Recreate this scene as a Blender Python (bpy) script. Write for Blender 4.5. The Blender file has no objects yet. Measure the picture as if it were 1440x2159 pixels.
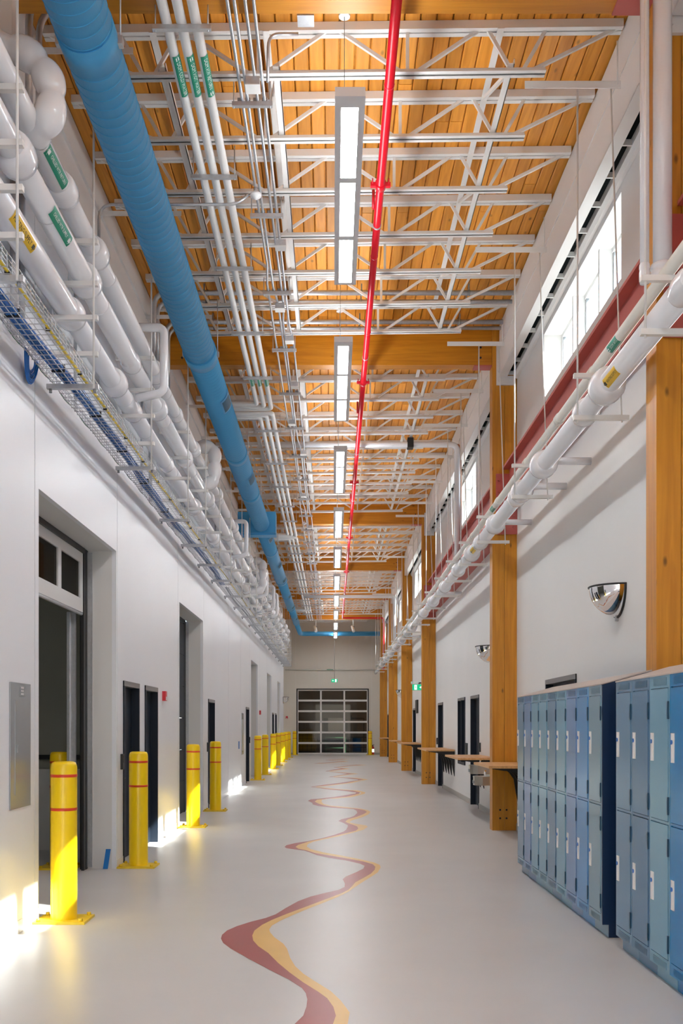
import bpy, bmesh, math, random
from mathutils import Vector, Matrix
random.seed(7)
PI = math.pi
S = bpy.context.scene
COL = S.collection

# ------------------------------------------------------------------ camera
F, VX, VY, CH = 2090.0, 702.0, 1530.0, 1.63        # focal length and vanishing point in pixels of 1440x2159, eye height
cd = bpy.data.cameras.new('camera'); cam = bpy.data.objects.new('camera', cd); COL.objects.link(cam)
cam.location = (0, 0, CH); cam.rotation_euler = (PI/2, 0, 0)
cd.sensor_fit = 'AUTO'; cd.sensor_width = 36.0; cd.lens = F/2159*36
cd.shift_x = (720-VX)/2159; cd.shift_y = (VY-1079.5)/2159
cd.clip_start = .05; cd.clip_end = 300
S.camera = cam

# ------------------------------------------------------------------ sky, sun, exposure
SUN = Vector((-5.31, 3.30, -6.22)).normalized()
w = bpy.data.worlds.new('sky'); S.world = w; w.use_nodes = True
nt = w.node_tree; bg = nt.nodes['Background']
sky = nt.nodes.new('ShaderNodeTexSky'); sky.sky_type = 'NISHITA'; sky.sun_disc = False
sky.sun_elevation = math.asin(-SUN.z); sky.sun_rotation = math.atan2(-SUN.x, -SUN.y)
mixn = nt.nodes.new('ShaderNodeMix'); mixn.data_type = 'RGBA'; mixn.inputs[0].default_value = .45
mixn.inputs[7].default_value = (.5, .53, .58, 1)
gain = nt.nodes.new('ShaderNodeVectorMath'); gain.operation = 'SCALE'; gain.inputs[3].default_value = .16
nt.links.new(sky.outputs[0], gain.inputs[0]); nt.links.new(gain.outputs[0], mixn.inputs[6])
nt.links.new(mixn.outputs[2], bg.inputs[0]); bg.inputs[1].default_value = 3.0
sl = bpy.data.lights.new('sun', 'SUN'); so = bpy.data.objects.new('sun', sl); COL.objects.link(so)
sl.energy = 18; sl.angle = .009; sl.color = (1, .95, .86)
so.rotation_euler = SUN.to_track_quat('-Z', 'Y').to_euler(); so.location = (8, -4, 14)
LIGHT = 24.0                                        # strength of the strip lights
vs = S.view_settings
vs.view_transform = 'Standard'; vs.look = 'None'; vs.gamma = 1; vs.use_curve_mapping = False
vs.exposure = 1.15

# ------------------------------------------------------------------ materials
MATS = {}
def mat(name, col, rough=.5, metal=0., var=0., vscale=3., vstretch=(1,1,1), rand=0., bump=0., bscale=40., spec=.5, emit=None, coat=0.):
    m = bpy.data.materials.new(name); m.use_nodes = True; MATS[name] = m
    n = m.node_tree.nodes; L = m.node_tree.links; p = n['Principled BSDF']
    p.inputs['Base Color'].default_value = (*col, 1); p.inputs['Roughness'].default_value = rough
    p.inputs['Metallic'].default_value = metal; p.inputs['Specular IOR Level'].default_value = spec
    p.inputs['Coat Weight'].default_value = coat
    if emit: p.inputs['Emission Color'].default_value = (*emit[0], 1); p.inputs['Emission Strength'].default_value = emit[1]
    tc = None
    if var or bump:
        tc = n.new('ShaderNodeTexCoord'); mp = n.new('ShaderNodeMapping'); mp.inputs['Scale'].default_value = vstretch
        L.new(tc.outputs['Object'], mp.inputs[0])
    last = None
    if var:
        nz = n.new('ShaderNodeTexNoise'); nz.inputs['Scale'].default_value = vscale; nz.inputs['Detail'].default_value = 5
        L.new(mp.outputs[0], nz.inputs['Vector'])
        hs = n.new('ShaderNodeHueSaturation'); hs.inputs['Color'].default_value = (*col, 1)
        mr = n.new('ShaderNodeMapRange'); mr.inputs[1].default_value = .25; mr.inputs[2].default_value = .75
        mr.inputs[3].default_value = 1-var; mr.inputs[4].default_value = 1+var
        L.new(nz.outputs['Fac'], mr.inputs[0]); L.new(mr.outputs[0], hs.inputs['Value']); last = hs
    if rand:
        oi = n.new('ShaderNodeObjectInfo'); hr = n.new('ShaderNodeHueSaturation')
        if last: L.new(last.outputs[0], hr.inputs['Color'])
        else: hr.inputs['Color'].default_value = (*col, 1)
        mr2 = n.new('ShaderNodeMapRange'); mr2.inputs[3].default_value = 1-rand; mr2.inputs[4].default_value = 1+rand
        L.new(oi.outputs['Random'], mr2.inputs[0]); L.new(mr2.outputs[0], hr.inputs['Value']); last = hr
    if last: L.new(last.outputs[0], p.inputs['Base Color'])
    if bump:
        nb = n.new('ShaderNodeTexNoise'); nb.inputs['Scale'].default_value = bscale; nb.inputs['Detail'].default_value = 4
        L.new(mp.outputs[0], nb.inputs['Vector'])
        b = n.new('ShaderNodeBump'); b.inputs['Strength'].default_value = bump; b.inputs['Distance'].default_value = .01
        L.new(nb.outputs['Fac'], b.inputs['Height']); L.new(b.outputs[0], p.inputs['Normal'])
    return m
def wood(name, c1, c2, axis, rough=.5, rand=.12, gscale=1., knots=True, coat=0.):
    m = bpy.data.materials.new(name); m.use_nodes = True; MATS[name] = m
    n = m.node_tree.nodes; L = m.node_tree.links; p = n['Principled BSDF']
    tc = n.new('ShaderNodeTexCoord'); mp = n.new('ShaderNodeMapping')
    oi = n.new('ShaderNodeObjectInfo'); vm = n.new('ShaderNodeVectorMath'); vm.operation = 'SCALE'
    cb = n.new('ShaderNodeCombineXYZ'); L.new(oi.outputs['Random'], cb.inputs[0]); L.new(oi.outputs['Random'], cb.inputs[1]); L.new(oi.outputs['Random'], cb.inputs[2])
    L.new(cb.outputs[0], vm.inputs[0]); vm.inputs[3].default_value = 37.
    ad = n.new('ShaderNodeVectorMath'); L.new(tc.outputs['Object'], ad.inputs[0]); L.new(vm.outputs[0], ad.inputs[1])
    L.new(ad.outputs[0], mp.inputs[0])
    sc = [14*gscale]*3; sc[axis] = .9*gscale; mp.inputs['Scale'].default_value = sc
    nz = n.new('ShaderNodeTexNoise'); nz.inputs['Scale'].default_value = 1.6; nz.inputs['Detail'].default_value = 6; nz.inputs['Distortion'].default_value = .6
    L.new(mp.outputs[0], nz.inputs['Vector'])
    cr = n.new('ShaderNodeValToRGB'); cr.color_ramp.elements[0].position = .3; cr.color_ramp.elements[0].color = (*c2, 1)
    cr.color_ramp.elements[1].position = .68; cr.color_ramp.elements[1].color = (*c1, 1)
    L.new(nz.outputs['Fac'], cr.inputs[0]); last = cr.outputs[0]
    if knots:
        mk = n.new('ShaderNodeMapping'); L.new(ad.outputs[0], mk.inputs[0]); sk = [5.]*3; sk[axis] = 2.2; mk.inputs['Scale'].default_value = sk
        vo = n.new('ShaderNodeTexVoronoi'); vo.inputs['Scale'].default_value = 1.; L.new(mk.outputs[0], vo.inputs['Vector'])
        mr = n.new('ShaderNodeMapRange'); mr.inputs[1].default_value = .035; mr.inputs[2].default_value = .11; mr.inputs[3].default_value = .35; mr.inputs[4].default_value = 1
        L.new(vo.outputs['Distance'], mr.inputs[0])
        hk = n.new('ShaderNodeHueSaturation'); L.new(last, hk.inputs['Color']); L.new(mr.outputs[0], hk.inputs['Value']); last = hk.outputs[0]
    hr = n.new('ShaderNodeHueSaturation'); L.new(last, hr.inputs['Color'])
    m2 = n.new('ShaderNodeMapRange'); m2.inputs[3].default_value = 1-rand; m2.inputs[4].default_value = 1+rand
    L.new(oi.outputs['Random'], m2.inputs[0]); L.new(m2.outputs[0], hr.inputs['Value'])
    L.new(hr.outputs[0], p.inputs['Base Color']); p.inputs['Roughness'].default_value = rough; p.inputs['Coat Weight'].default_value = coat
    return m
def glass(name, tint, gloss=.12):
    m = bpy.data.materials.new(name); m.use_nodes = True; MATS[name] = m
    n = m.node_tree.nodes; L = m.node_tree.links; n.remove(n['Principled BSDF'])
    t = n.new('ShaderNodeBsdfTransparent'); t.inputs[0].default_value = (*tint, 1)
    g = n.new('ShaderNodeBsdfGlossy'); g.inputs['Roughness'].default_value = .02
    mx = n.new('ShaderNodeMixShader'); mx.inputs[0].default_value = gloss
    L.new(t.outputs[0], mx.inputs[1]); L.new(g.outputs[0], mx.inputs[2]); L.new(mx.outputs[0], n['Material Output'].inputs[0])
    return m
mat('steel_white', (.80,.79,.765), .42)
mat('edge_white', (.78,.755,.735), .5)
mat('wall_panel', (.80,.82,.86), .30, var=.02, vscale=.6, spec=.4)
mat('wall_core', (.70,.70,.69), .4)
mat('wall_plaster', (.80,.79,.775), .75, var=.02, vscale=.8)
mat('wall_tan', (.72,.67,.60), .7, var=.02, vscale=.6)
mat('floor', (.59,.57,.55), .36, var=.05, vscale=.9, bump=.05, bscale=9, spec=.35)
mat('baseboard', (.42,.40,.37), .6)
mat('stripe_red', (.33,.042,.034), .35, var=.06)
mat('stripe_yellow', (.74,.44,.09), .35, var=.05)
wood('deck_wood', (.84,.36,.045), (.66,.25,.022), 1, .5, .16, 1.0)
wood('beam_wood', (.64,.255,.012), (.48,.17,.005), 0, .42, .06, .9)
wood('column_wood', (.68,.29,.018), (.52,.195,.008), 2, .40, .08, .9)
wood('table_wood', (.72,.40,.17), (.58,.29,.10), 1, .4, .06, 1.4, knots=False)
mat('duct_blue', (.07,.40,.78), .42, rand=.0)
mat('duct_dark', (.015,.12,.24), .5)
mat('pipe_red', (.56,.004,.016), .3)
mat('girder_red', (.52,.12,.10), .5, var=.08)
mat('pipe_white', (.82,.83,.86), .16, coat=.3)
mat('pipe_matte', (.80,.80,.79), .35)
mat('pipe_cream', (.80,.79,.73), .4)
mat('copper', (.42,.14,.06), .35, metal=.7)
mat('galvanised', (.55,.57,.60), .38, metal=.75, var=.08, vscale=30)
mat('galv_dark', (.30,.32,.34), .45, metal=.6)
mat('bollard_yellow', (.95,.64,.003), .28)
mat('bollard_band', (.70,.05,.012), .3)
mat('plate_yellow', (.80,.56,.02), .45, var=.1, vscale=12)
mat('black_metal', (.012,.012,.013), .5)
mat('door_navy', (.008,.014,.026), .5, spec=.3)
mat('door_frame', (.20,.19,.19), .4)
mat('lens', (1,1,1), .5, emit=((.93,.97,1.0), LIGHT))
mat('uplight_fill', (1,1,1), .5, emit=((.93,.97,1.0), LIGHT*.42))  # glow of the added upward fill
mat('housing', (.74,.75,.78), .4)
mat('chrome', (.92,.92,.93), .03, metal=1)
mat('stainless', (.55,.53,.50), .28, metal=.9)
mat('sign_green', (.0,.36,.16), .4, emit=((.0,.36,.17), .5))
mat('sign_white', (.9,.95,.92), .4, emit=((.9,.95,.92), .6))
mat('tag_green', (.0,.27,.16), .4)
mat('tag_yellow', (.88,.55,.02), .4)
mat('tag_white', (.78,.86,.84), .4)
mat('tag_black', (.03,.03,.02), .5)
mat('alarm_red', (.60,.012,.03), .35)
mat('cable_blue', (.004,.12,.45), .4)
mat('cable_yellow', (.85,.62,.03), .4)
mat('cable_grey', (.28,.31,.36), .5)
mat('panel_grey', (.33,.35,.37), .22, metal=.35)
mat('room_grey', (.36,.36,.31), .7)
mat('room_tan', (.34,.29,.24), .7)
mat('dark_slot', (.004,.006,.007), .9, spec=.1)
mat('tape_blue', (.002,.16,.50), .5)
mat('white_plastic', (.82,.82,.82), .4)
mat('skin_tape', (.45,.25,.14), .5)
mat('machine_green', (.05,.20,.12), .5)
mat('tank_yellow', (.60,.42,.05), .5)
LOCK = {'slate':(.13,.26,.40),'slate_dark':(.10,.22,.36),'teal':(.18,.38,.52),'peri':(.16,.29,.52),'blue':(.09,.29,.58),'bright':(.0,.22,.52),'grey':(.20,.33,.42)}
for k, c in LOCK.items():
    mat('locker_'+k, c, .24, metal=.12)
    mat('vent_'+k, tuple(v*.6 for v in c), .5)
mat('locker_side', (.004,.022,.07), .35)
mat('locker_hinge', (.004,.05,.10), .4)
mat('locker_top', (.50,.44,.40), .5)
glass('glass_clear', (.93,.97,.98), .10)
glass('glass_smoke', (.42,.40,.37), .05)
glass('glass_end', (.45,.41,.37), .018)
M = MATS

# ------------------------------------------------------------------ mesh helpers
class MB:
    def __init__(s): s.v = []; s.f = []; s.sm = []
    def add(s, vs, fs, smooth=False):
        o = len(s.v); s.v += [tuple(v) for v in vs]
        for f in fs: s.f.append(tuple(i+o for i in f)); s.sm.append(smooth)
        return s
    def box(s, x0, x1, y0, y1, z0, z1):
        return s.add([(x0,y0,z0),(x1,y0,z0),(x1,y1,z0),(x0,y1,z0),(x0,y0,z1),(x1,y0,z1),(x1,y1,z1),(x0,y1,z1)],
            [(0,3,2,1),(4,5,6,7),(0,1,5,4),(1,2,6,5),(2,3,7,6),(3,0,4,7)])
    def bar(s, a, b, w, h=None, up=(0,1,0)):
        """rectangular bar from a to b; w across `up` direction, h the other way"""
        a, b = Vector(a), Vector(b); h = h or w; d = (b-a).normalized(); u = Vector(up); u = (u-d*u.dot(d)).normalized(); r = d.cross(u)
        vs = [p+u*(i*w/2)+r*(j*h/2) for p in (a, b) for i, j in ((-1,-1),(1,-1),(1,1),(-1,1))]
        return s.add(vs, [(0,1,2,3),(7,6,5,4),(0,4,5,1),(1,5,6,2),(2,6,7,3),(3,7,4,0)])
    def tube(s, pts, r, seg=12, caps=True):
        pts = [Vector(p) for p in pts]; n = len(pts); rs = r if isinstance(r, (list, tuple)) else [r]*n
        t0 = (pts[1]-pts[0]).normalized(); ref = Vector((0,0,1)) if abs(t0.z) < .9 else Vector((1,0,0))
        u = (ref - t0*ref.dot(t0)).normalized(); vs = []
        for i, p in enumerate(pts):
            if i == 0: t = t0
            elif i == n-1: t = (pts[-1]-pts[-2]).normalized()
            else: t = ((pts[i+1]-p).normalized()+(p-pts[i-1]).normalized())
            if t.length < 1e-6: t = t0
            t.normalize(); u = (u-t*u.dot(t)).normalized(); q = t.cross(u)
            for k in range(seg):
                a = 2*PI*k/seg; vs.append(p+(u*math.cos(a)+q*math.sin(a))*rs[i])
        fs = [(i*seg+k, i*seg+(k+1)%seg, (i+1)*seg+(k+1)%seg, (i+1)*seg+k) for i in range(n-1) for k in range(seg)]
        o = len(s.v); s.add(vs, fs, True)
        if caps:
            s.f.append(tuple(o+k for k in reversed(range(seg)))); s.sm.append(False)
            s.f.append(tuple(o+(n-1)*seg+k for k in range(seg))); s.sm.append(False)
        return s
    def cyl(s, a, b, r, seg=12): return s.tube([a, b], r, seg)
    def lathe(s, prof, c, seg=20):
        """prof: list of (r, z) about a vertical axis through c"""
        vs = [(c[0]+r*math.cos(2*PI*k/seg), c[1]+r*math.sin(2*PI*k/seg), c[2]+z) for r, z in prof for k in range(seg)]
        n = len(prof)
        s.add(vs, [(i*seg+k, i*seg+(k+1)%seg, (i+1)*seg+(k+1)%seg, (i+1)*seg+k) for i in range(n-1) for k in range(seg)], True)
        return s
    def prism(s, poly, axis, a, b):
        """polygon in the plane across `axis`, extruded from a to b; convex or simple"""
        def P(q, h):
            return {0:(h,q[0],q[1]),1:(q[0],h,q[1]),2:(q[0],q[1],h)}[axis]
        n = len(poly); vs = [P(q,a) for q in poly]+[P(q,b) for q in poly]
        return s.add(vs, [tuple(range(n)), tuple(reversed(range(n,2*n)))]+[(i,i+n,(i+1)%n+n,(i+1)%n) for i in range(n)])
    def sphere(s, c, r, seg=12, rings=8, sc=(1,1,1)):
        vs = [(c[0]+r*sc[0]*math.sin(PI*i/rings)*math.cos(2*PI*k/seg), c[1]+r*sc[1]*math.sin(PI*i/rings)*math.sin(2*PI*k/seg), c[2]+r*sc[2]*math.cos(PI*i/rings)) for i in range(rings+1) for k in range(seg)]
        return s.add(vs, [(i*seg+k, (i+1)*seg+k, (i+1)*seg+(k+1)%seg, i*seg+(k+1)%seg) for i in range(rings) for k in range(seg)], True)
    def slope(s, g=.012): s.v = [(x, y, z+g*x) for x, y, z in s.v]; return s
def fillet(pts, r, n=5):
    pts = [Vector(p) for p in pts]; out = [pts[0]]
    for i in range(1, len(pts)-1):
        a, b, c = pts[i-1], pts[i], pts[i+1]; d1 = (a-b); d2 = (c-b); k = min(r, d1.length*.49, d2.length*.49)
        p, q = b+d1.normalized()*k, b+d2.normalized()*k
        for j in range(n+1):
            t = j/n; out.append(p*(1-t)**2+b*2*t*(1-t)+q*t*t)
    out.append(pts[-1]); return out
WL = {}
def mesh(name, mb, m, off=(0,0,0), fix=True):
    me = bpy.data.meshes.new(name)
    me.from_pydata([(x-off[0], y-off[1], z-off[2]) for x, y, z in mb.v], [], mb.f)
    me.polygons.foreach_set('use_smooth', mb.sm); me.materials.append(M[m])
    if fix:
        b = bmesh.new(); b.from_mesh(me); bmesh.ops.recalc_face_normals(b, faces=b.faces); b.to_mesh(me); b.free()
    me.update(); return me
def obj(name, mb, m, parent=None, origin=None, label=None, kind=None, fix=True):
    """one mesh object; coordinates in mb are world coordinates"""
    base = WL[parent] if parent is not None else Vector((0,0,0))
    org = Vector(origin) if origin is not None else base.copy()
    me = mb if isinstance(mb, bpy.types.Mesh) else mesh(name, mb, m, org, fix)
    o = bpy.data.objects.new(name, me); COL.objects.link(o)
    o.location = org-base
    if parent is not None: o.parent = parent
    WL[o] = org
    if label: o['label'] = label
    if kind: o['kind'] = kind
    return o
def tag(o, label, cat, group=None):
    o['label'] = label; o['category'] = cat
    if group: o['group'] = group
    return o
def thing(name, label, cat, loc, group=None):
    o = bpy.data.objects.new(name, None); COL.objects.link(o); o.location = loc; o.empty_display_size = .1
    WL[o] = Vector(loc); return tag(o, label, cat, group)
def struct(name, mb, m, label=None):
    o = obj(name, mb, m); o['kind'] = 'structure'
    if label: o['label'] = label
    return o
def sempty(name, loc, label):
    o = bpy.data.objects.new(name, None); COL.objects.link(o); o.location = loc; WL[o] = Vector(loc); o['kind'] = 'structure'; o['label'] = label; return o
def dup(root, loc, label=None, group=None):
    def cp(o, par):
        c = o.copy(); COL.objects.link(c); c.parent = par
        for ch in o.children: cp(ch, c)
        return c
    r = cp(root, None); r.location = loc
    if label: r['label'] = label
    if group: r['group'] = group
    return r
ORD = ['first','second','third','fourth','fifth','sixth','seventh','eighth','ninth','tenth','eleventh','twelfth','thirteenth','fourteenth','fifteenth','sixteenth','seventeenth','eighteenth','nineteenth','twentieth']
def nth(i): return ORD[i] if i < 20 else 'twenty-'+ORD[i-20]
def gnd(x, y):                                      # pixel on the floor
    d = F*CH/(y-VY); return (x-VX)*d/F, d
def text_mesh(txt, size, fn, name='lettering', m='tag_white'):
    """lettering as a mesh: fn maps (u, v) of the flat text, centred, to a 3D point"""
    cu = bpy.data.curves.new('t', 'FONT'); cu.body = txt; cu.size = size; cu.align_x = 'CENTER'; cu.align_y = 'CENTER'; cu.resolution_u = 2
    to = bpy.data.objects.new('t', cu); COL.objects.link(to); dg = bpy.context.evaluated_depsgraph_get()
    me = bpy.data.meshes.new_from_object(to.evaluated_get(dg)); bpy.data.objects.remove(to); bpy.data.curves.remove(cu)
    mb = MB(); mb.add([fn(v.co.x, v.co.y) for v in me.vertices], [tuple(p.vertices) for p in me.polygons]); bpy.data.meshes.remove(me)
    return mb

# ------------------------------------------------------------------ the shell
XL, XR, YB, YE = -2.47, 2.862, -8.0, 55.9
ZD = 7.83                                           # underside of the plank deck at x = 0
ZC = 7.38                                           # bottom chord level
COLY = [7.60, 15.42, 27.60, 35.80, 44.00, 52.3]
BEAMY = [c+.125 for c in COLY]
fl = struct('floor', MB().box(-7, 6, YB, YE+9, -.2, 0), 'floor', 'pale grey polished resin floor of the corridor')
def pipe_ground(poly):                              # crop coordinates of the traced painted line to floor
    return [gnd(460+x/3.789, 1590+y/3.789) for x, y in poly]
Ledge = [(560,2230),(612,2156),(680,2090),(705,2020),(712,1960),(700,1910),(670,1870),(560,1800),(420,1730),(250,1640),(100,1555),(40,1510),(22,1475),(30,1445),(70,1410),(150,1375),(260,1340),(380,1310),(460,1280),(540,1230),(640,1175),(740,1138),(860,1108),(960,1085),(1010,1062),(1012,1035),(995,1000),(1020,978),(1100,945),(1160,915),(1170,893),(1130,875),(1020,850),(880,828),(790,808),(730,785),(690,772),(600,760),(545,752),(530,742),(545,728),(610,712),(720,695),(830,672),(930,645),(1000,620),(1022,605),(1035,580),(1035,568),(1000,550),(960,535),(985,520),(1050,507),(1085,495),(1112,470),(1105,452),(1080,440),(900,428),(800,415),(755,402),(755,390),(716,373),(740,362),(850,352)]
Medge = [(900,2230),(918,2156),(940,2090),(920,2020),(870,1950),(800,1900),(680,1825),(570,1745),(480,1670),(400,1590),(320,1535),(280,1490),(272,1450),(290,1410),(350,1365),(430,1325),(540,1280),(660,1235),(780,1190),(900,1145),(990,1110),(1040,1085),(1075,1050),(1095,1025),(1160,990),(1220,955),(1250,925),(1255,900),(1235,880),(1160,858),(1050,838),(900,812),(780,792),(700,768),(640,756),(618,742),(640,725),(720,700),(830,677),(940,652),(1040,628),(1100,612),(1120,595),(1110,578),(1075,564),(1030,549),(1015,538),(1040,520),(1110,500),(1165,478),(1188,462),(1170,450),(1115,437),(980,426),(870,414),(805,398),(770,380),(790,364),(860,358)]
Redge = [(1010,2230),(1035,2156),(1050,2065),(980,1970),(900,1895),(780,1820),(680,1755),(615,1695),(575,1630),(550,1555),(520,1515),(450,1465),(415,1425),(408,1400),(430,1370),(500,1330),(600,1285),(720,1235),(850,1185),(960,1140),(1040,1100),(1090,1065),(1150,1025),(1230,975),(1275,945),(1298,905),(1290,885),(1240,865),(1130,840),(980,810),(840,785),(740,760),(708,740),(715,720),(760,700),(850,680),(960,657),(1080,627),(1160,605),(1195,580),(1180,570),(1120,560),(1060,550),(1050,540),(1080,525),(1150,505),(1200,482),(1217,462),(1200,450),(1140,436),(1000,422),(900,412),(840,398),(825,380),(830,364),(900,355)]
def flat(name, poly, m, z):
    from mathutils.geometry import tessellate_polygon
    tris = tessellate_polygon([[Vector((p[0], p[1], 0)) for p in poly]])
    mb = MB(); n = len(poly)
    mb.add([(p[0], p[1], z) for p in poly], [tuple(t) for t in tris])
    return obj(name, mb, m, fl)
flat('painted_stripe', pipe_ground(Ledge)+pipe_ground(Medge)[::-1], 'stripe_red', .0012)
flat('painted_stripe', pipe_ground(Medge)+pipe_ground(Redge)[::-1], 'stripe_yellow', .0012)
far = [(850,355),(985,340),(1110,316),(1118,306),(1040,293),(870,278),(745,262),(860,247),(1000,230),(1120,209),(1140,203),(1040,191),(890,182),(1000,165),(1060,157),(950,146),(860,137),(950,123),(1005,117),(925,106),(1020,95),(1140,87),(1000,82),(770,75),(900,66),(1010,58),(860,48),(1010,39)]
fp = pipe_ground(far)
def ribbon(name, pts, w0, dx, m):
    a, b = [], []
    for i, (x, y) in enumerate(pts):
        p = pts[max(0,i-1)]; q = pts[min(len(pts)-1,i+1)]; t = Vector((q[0]-p[0], q[1]-p[1])).normalized(); nrm = Vector((-t.y, t.x))
        ww = w0*(1+.7*math.sin(i*1.9)); a.append((x+dx+nrm.x*ww, y+nrm.y*ww)); b.append((x+dx-nrm.x*ww, y-nrm.y*ww))
    mb = MB(); n = len(pts); mb.add([(p[0],p[1],.0012 if m=='stripe_red' else .0008) for p in a+b], [(i,i+1,n+i+1,n+i) for i in range(n-1)])
    return obj(name, mb, m, fl)
ribbon('painted_stripe', fp, .075, 0, 'stripe_red'); ribbon('painted_stripe', fp, .085, .13, 'stripe_yellow')

def holes_boxes(mb, x0, x1, y0, y1, z0, z1, holes):
    """slab along y with rectangular holes (ya, yb, za, zb)"""
    hs = [(max(a,y0), min(b,y1), c, d) for a, b, c, d in holes if a < y1 and b > y0]
    cuts = sorted({y0, y1} | {h[0] for h in hs} | {h[1] for h in hs})
    for a, b in zip(cuts, cuts[1:]):
        if b-a < 1e-4: continue
        mid = (a+b)/2; zs = z0
        for h in sorted([h for h in hs if h[0] < mid < h[1]], key=lambda h: h[2]):
            if h[2] > zs+1e-4: mb.box(x0, x1, a, b, zs, h[2])
            zs = h[3]
        if z1 > zs+1e-4: mb.box(x0, x1, a, b, zs, z1)
    return mb
OPEN = [(8.32,11.30),(15.95,18.84),(29.9,32.5),(37.1,39.7),(44.1,46.5)]
HEAD = 3.62
LDOOR = [(11.66,12.60),(13.0,13.92),(19.6,20.63),(28.1,29.1),(40.3,41.25),(42.3,43.3)]
RDOOR = [(11.64,13.30),(19.40,20.54),(25.76,26.9),(34.2,35.3),(50.6,51.8)]
SIDEL = (21.43, 22.65)
LEDGE, LEND = 5.95, 49.6
lh = [(a,b,-1,HEAD) for a, b in OPEN]+[(a,b,-1,2.16) for a, b in LDOOR]
wl = struct('wall_left', holes_boxes(MB(), XL-.32, XL-.05, YB, LEND, 0, LEDGE, lh), 'wall_core', 'left wall of tall pale panels with doorways')
joints = [YB, -4, 1.0, 4.6, 8.21, 11.35, 15.80, 18.95, 23.4, 26.5, 29.35, 33.4, 36.9, 40.0, 43.8, 46.8, LEND]
for a, b in zip(joints, joints[1:]):
    obj('panel', holes_boxes(MB(), XL-.05, XL, a+.008, b-.008, .0, LEDGE, lh), 'wall_panel', wl)
    obj('joint_seal', holes_boxes(MB(), XL-.052, XL-.02, a-.008, a+.008, 0, LEDGE, lh), 'black_metal', wl)
struct('trim_1', MB().box(XL-.33, XL+.0, YB, LEND, LEDGE, LEDGE+.03), 'edge_white', 'ledge capping the left wall panels')
struct('wall_left_upper', MB().box(-3.0, -2.80, YB, YE, LEDGE, 8.2), 'wall_plaster', 'upper left wall set back behind the pipes')
struct('wall_left_end', MB().box(-5.2, -5.0, LEND-.3, YE, 0, LEDGE).box(-5.2, -2.8, LEND-.3, LEND, 0, LEDGE).box(-5.2, -2.8, LEND, YE, LEDGE, LEDGE+.1), 'wall_tan', 'recess walls past the end of the left wall')
WIN = [(-6.0,-2.4),(1.9,5.6),(9.84,13.45),(19.85,23.4),(31.5,34.6),(39.7,42.6),(48.0,50.6)]
WZ0, WZ1 = 6.07, 6.93
rh = [(a,b,WZ0,WZ1) for a, b in WIN]+[(a,b,-1,2.24) for a, b in RDOOR]+[(SIDEL[0],SIDEL[1],.77,2.25)]
struct('wall_right', holes_boxes(MB(), XR, XR+.32, YB, YE+.3, 0, 8.2, rh), 'wall_plaster', 'plain off-white right wall')
struct('wall_right_core', MB().box(XR+.34, XR+.5, YB, YE, 0, 5.5), 'room_grey', 'dark backing behind the doors of the right wall')
bb = MB(); e = 7.9
segs = [YB]+[v for d in RDOOR for v in d]+[YE]
for a, b in zip(segs[::2], segs[1::2]): bb.box(XR-.012, XR, a, b, 0, .11)
struct('baseboard_right', bb, 'baseboard', 'grey rubber base along the right wall')
bb = MB(); segs = [YB]+[v for d in sorted(LDOOR+OPEN) for v in d]+[LEND]
for a, b in zip(segs[::2], segs[1::2]): bb.box(XL, XL+.006, a+.01, b-.01, 0, .10)
struct('baseboard_left', bb, 'wall_panel', 'white base strip along the left wall')
# end wall with its opening
EDX0, EDX1, EDZ = -2.06, 2.02, 3.72
struct('wall_back', MB().box(-5.2, EDX0, YE, YE+.3, 0, 8.2).box(EDX1, XR+.3, YE, YE+.3, 0, 8.2).box(EDX0, EDX1, YE, YE+.3, EDZ, 8.2), 'wall_tan', 'tan end wall around the glazed overhead door')
struct('baseboard_back', MB().box(-5, EDX0-.1, YE-.012, YE, 0, .11).box(EDX1+.1, XR-.013, YE-.012, YE, 0, .11), 'baseboard', 'grey base along the end wall')
tr = MB()
for x in (-2.1, -.78, .02, .92, 2.18): tr.box(x-.006, x+.006, YE-.006, YE, EDZ+.1 if abs(x)<2 else .11, 7.6)
struct('trim_2', tr, 'edge_white', 'vertical panel joints on the end wall')
struct('wall_front', MB().box(-3.2, -2.1, YB-.3, YB, 0, 8.2).box(2.1, 3.2, YB-.3, YB, 0, 8.2).box(-2.1, 2.1, YB-.3, YB, 4.2, 8.2), 'wall_plaster', 'wall at the near end of the corridor, with an opening added for daylight')  # opening behind the camera is added to let in daylight fill
# rooms behind the openings
struct('wall_side_room', MB().box(-7, XL-.33, 13.3, 13.5, 0, 4.2).box(-7, XL-.33, 5.6, 5.8, 0, 4.2).box(-7.2, -7, 5.6, 13.5, 0, 4.2).box(-7, XL-.33, 5.6, 13.5, 4.2, 4.4), 'room_grey', 'dim grey room seen through the open overhead door')
struct('trim_3', MB().box(-7, XL-.35, 13.26, 13.3, 1.18, 1.24), 'black_metal', 'dark rail on the wall of the dim room')
struct('wall_end_room', MB().box(-5, 5, YE+8.6, YE+8.8, 0, 6).box(-5.2, -5, YE+.3, YE+8.8, 0, 6).box(5, 5.2, YE+.3, YE+8.8, 0, 6).box(-5, 5, YE+.3, YE+8.8, 6, 6.2), 'room_tan', 'dim workshop beyond the glazed door')

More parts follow.
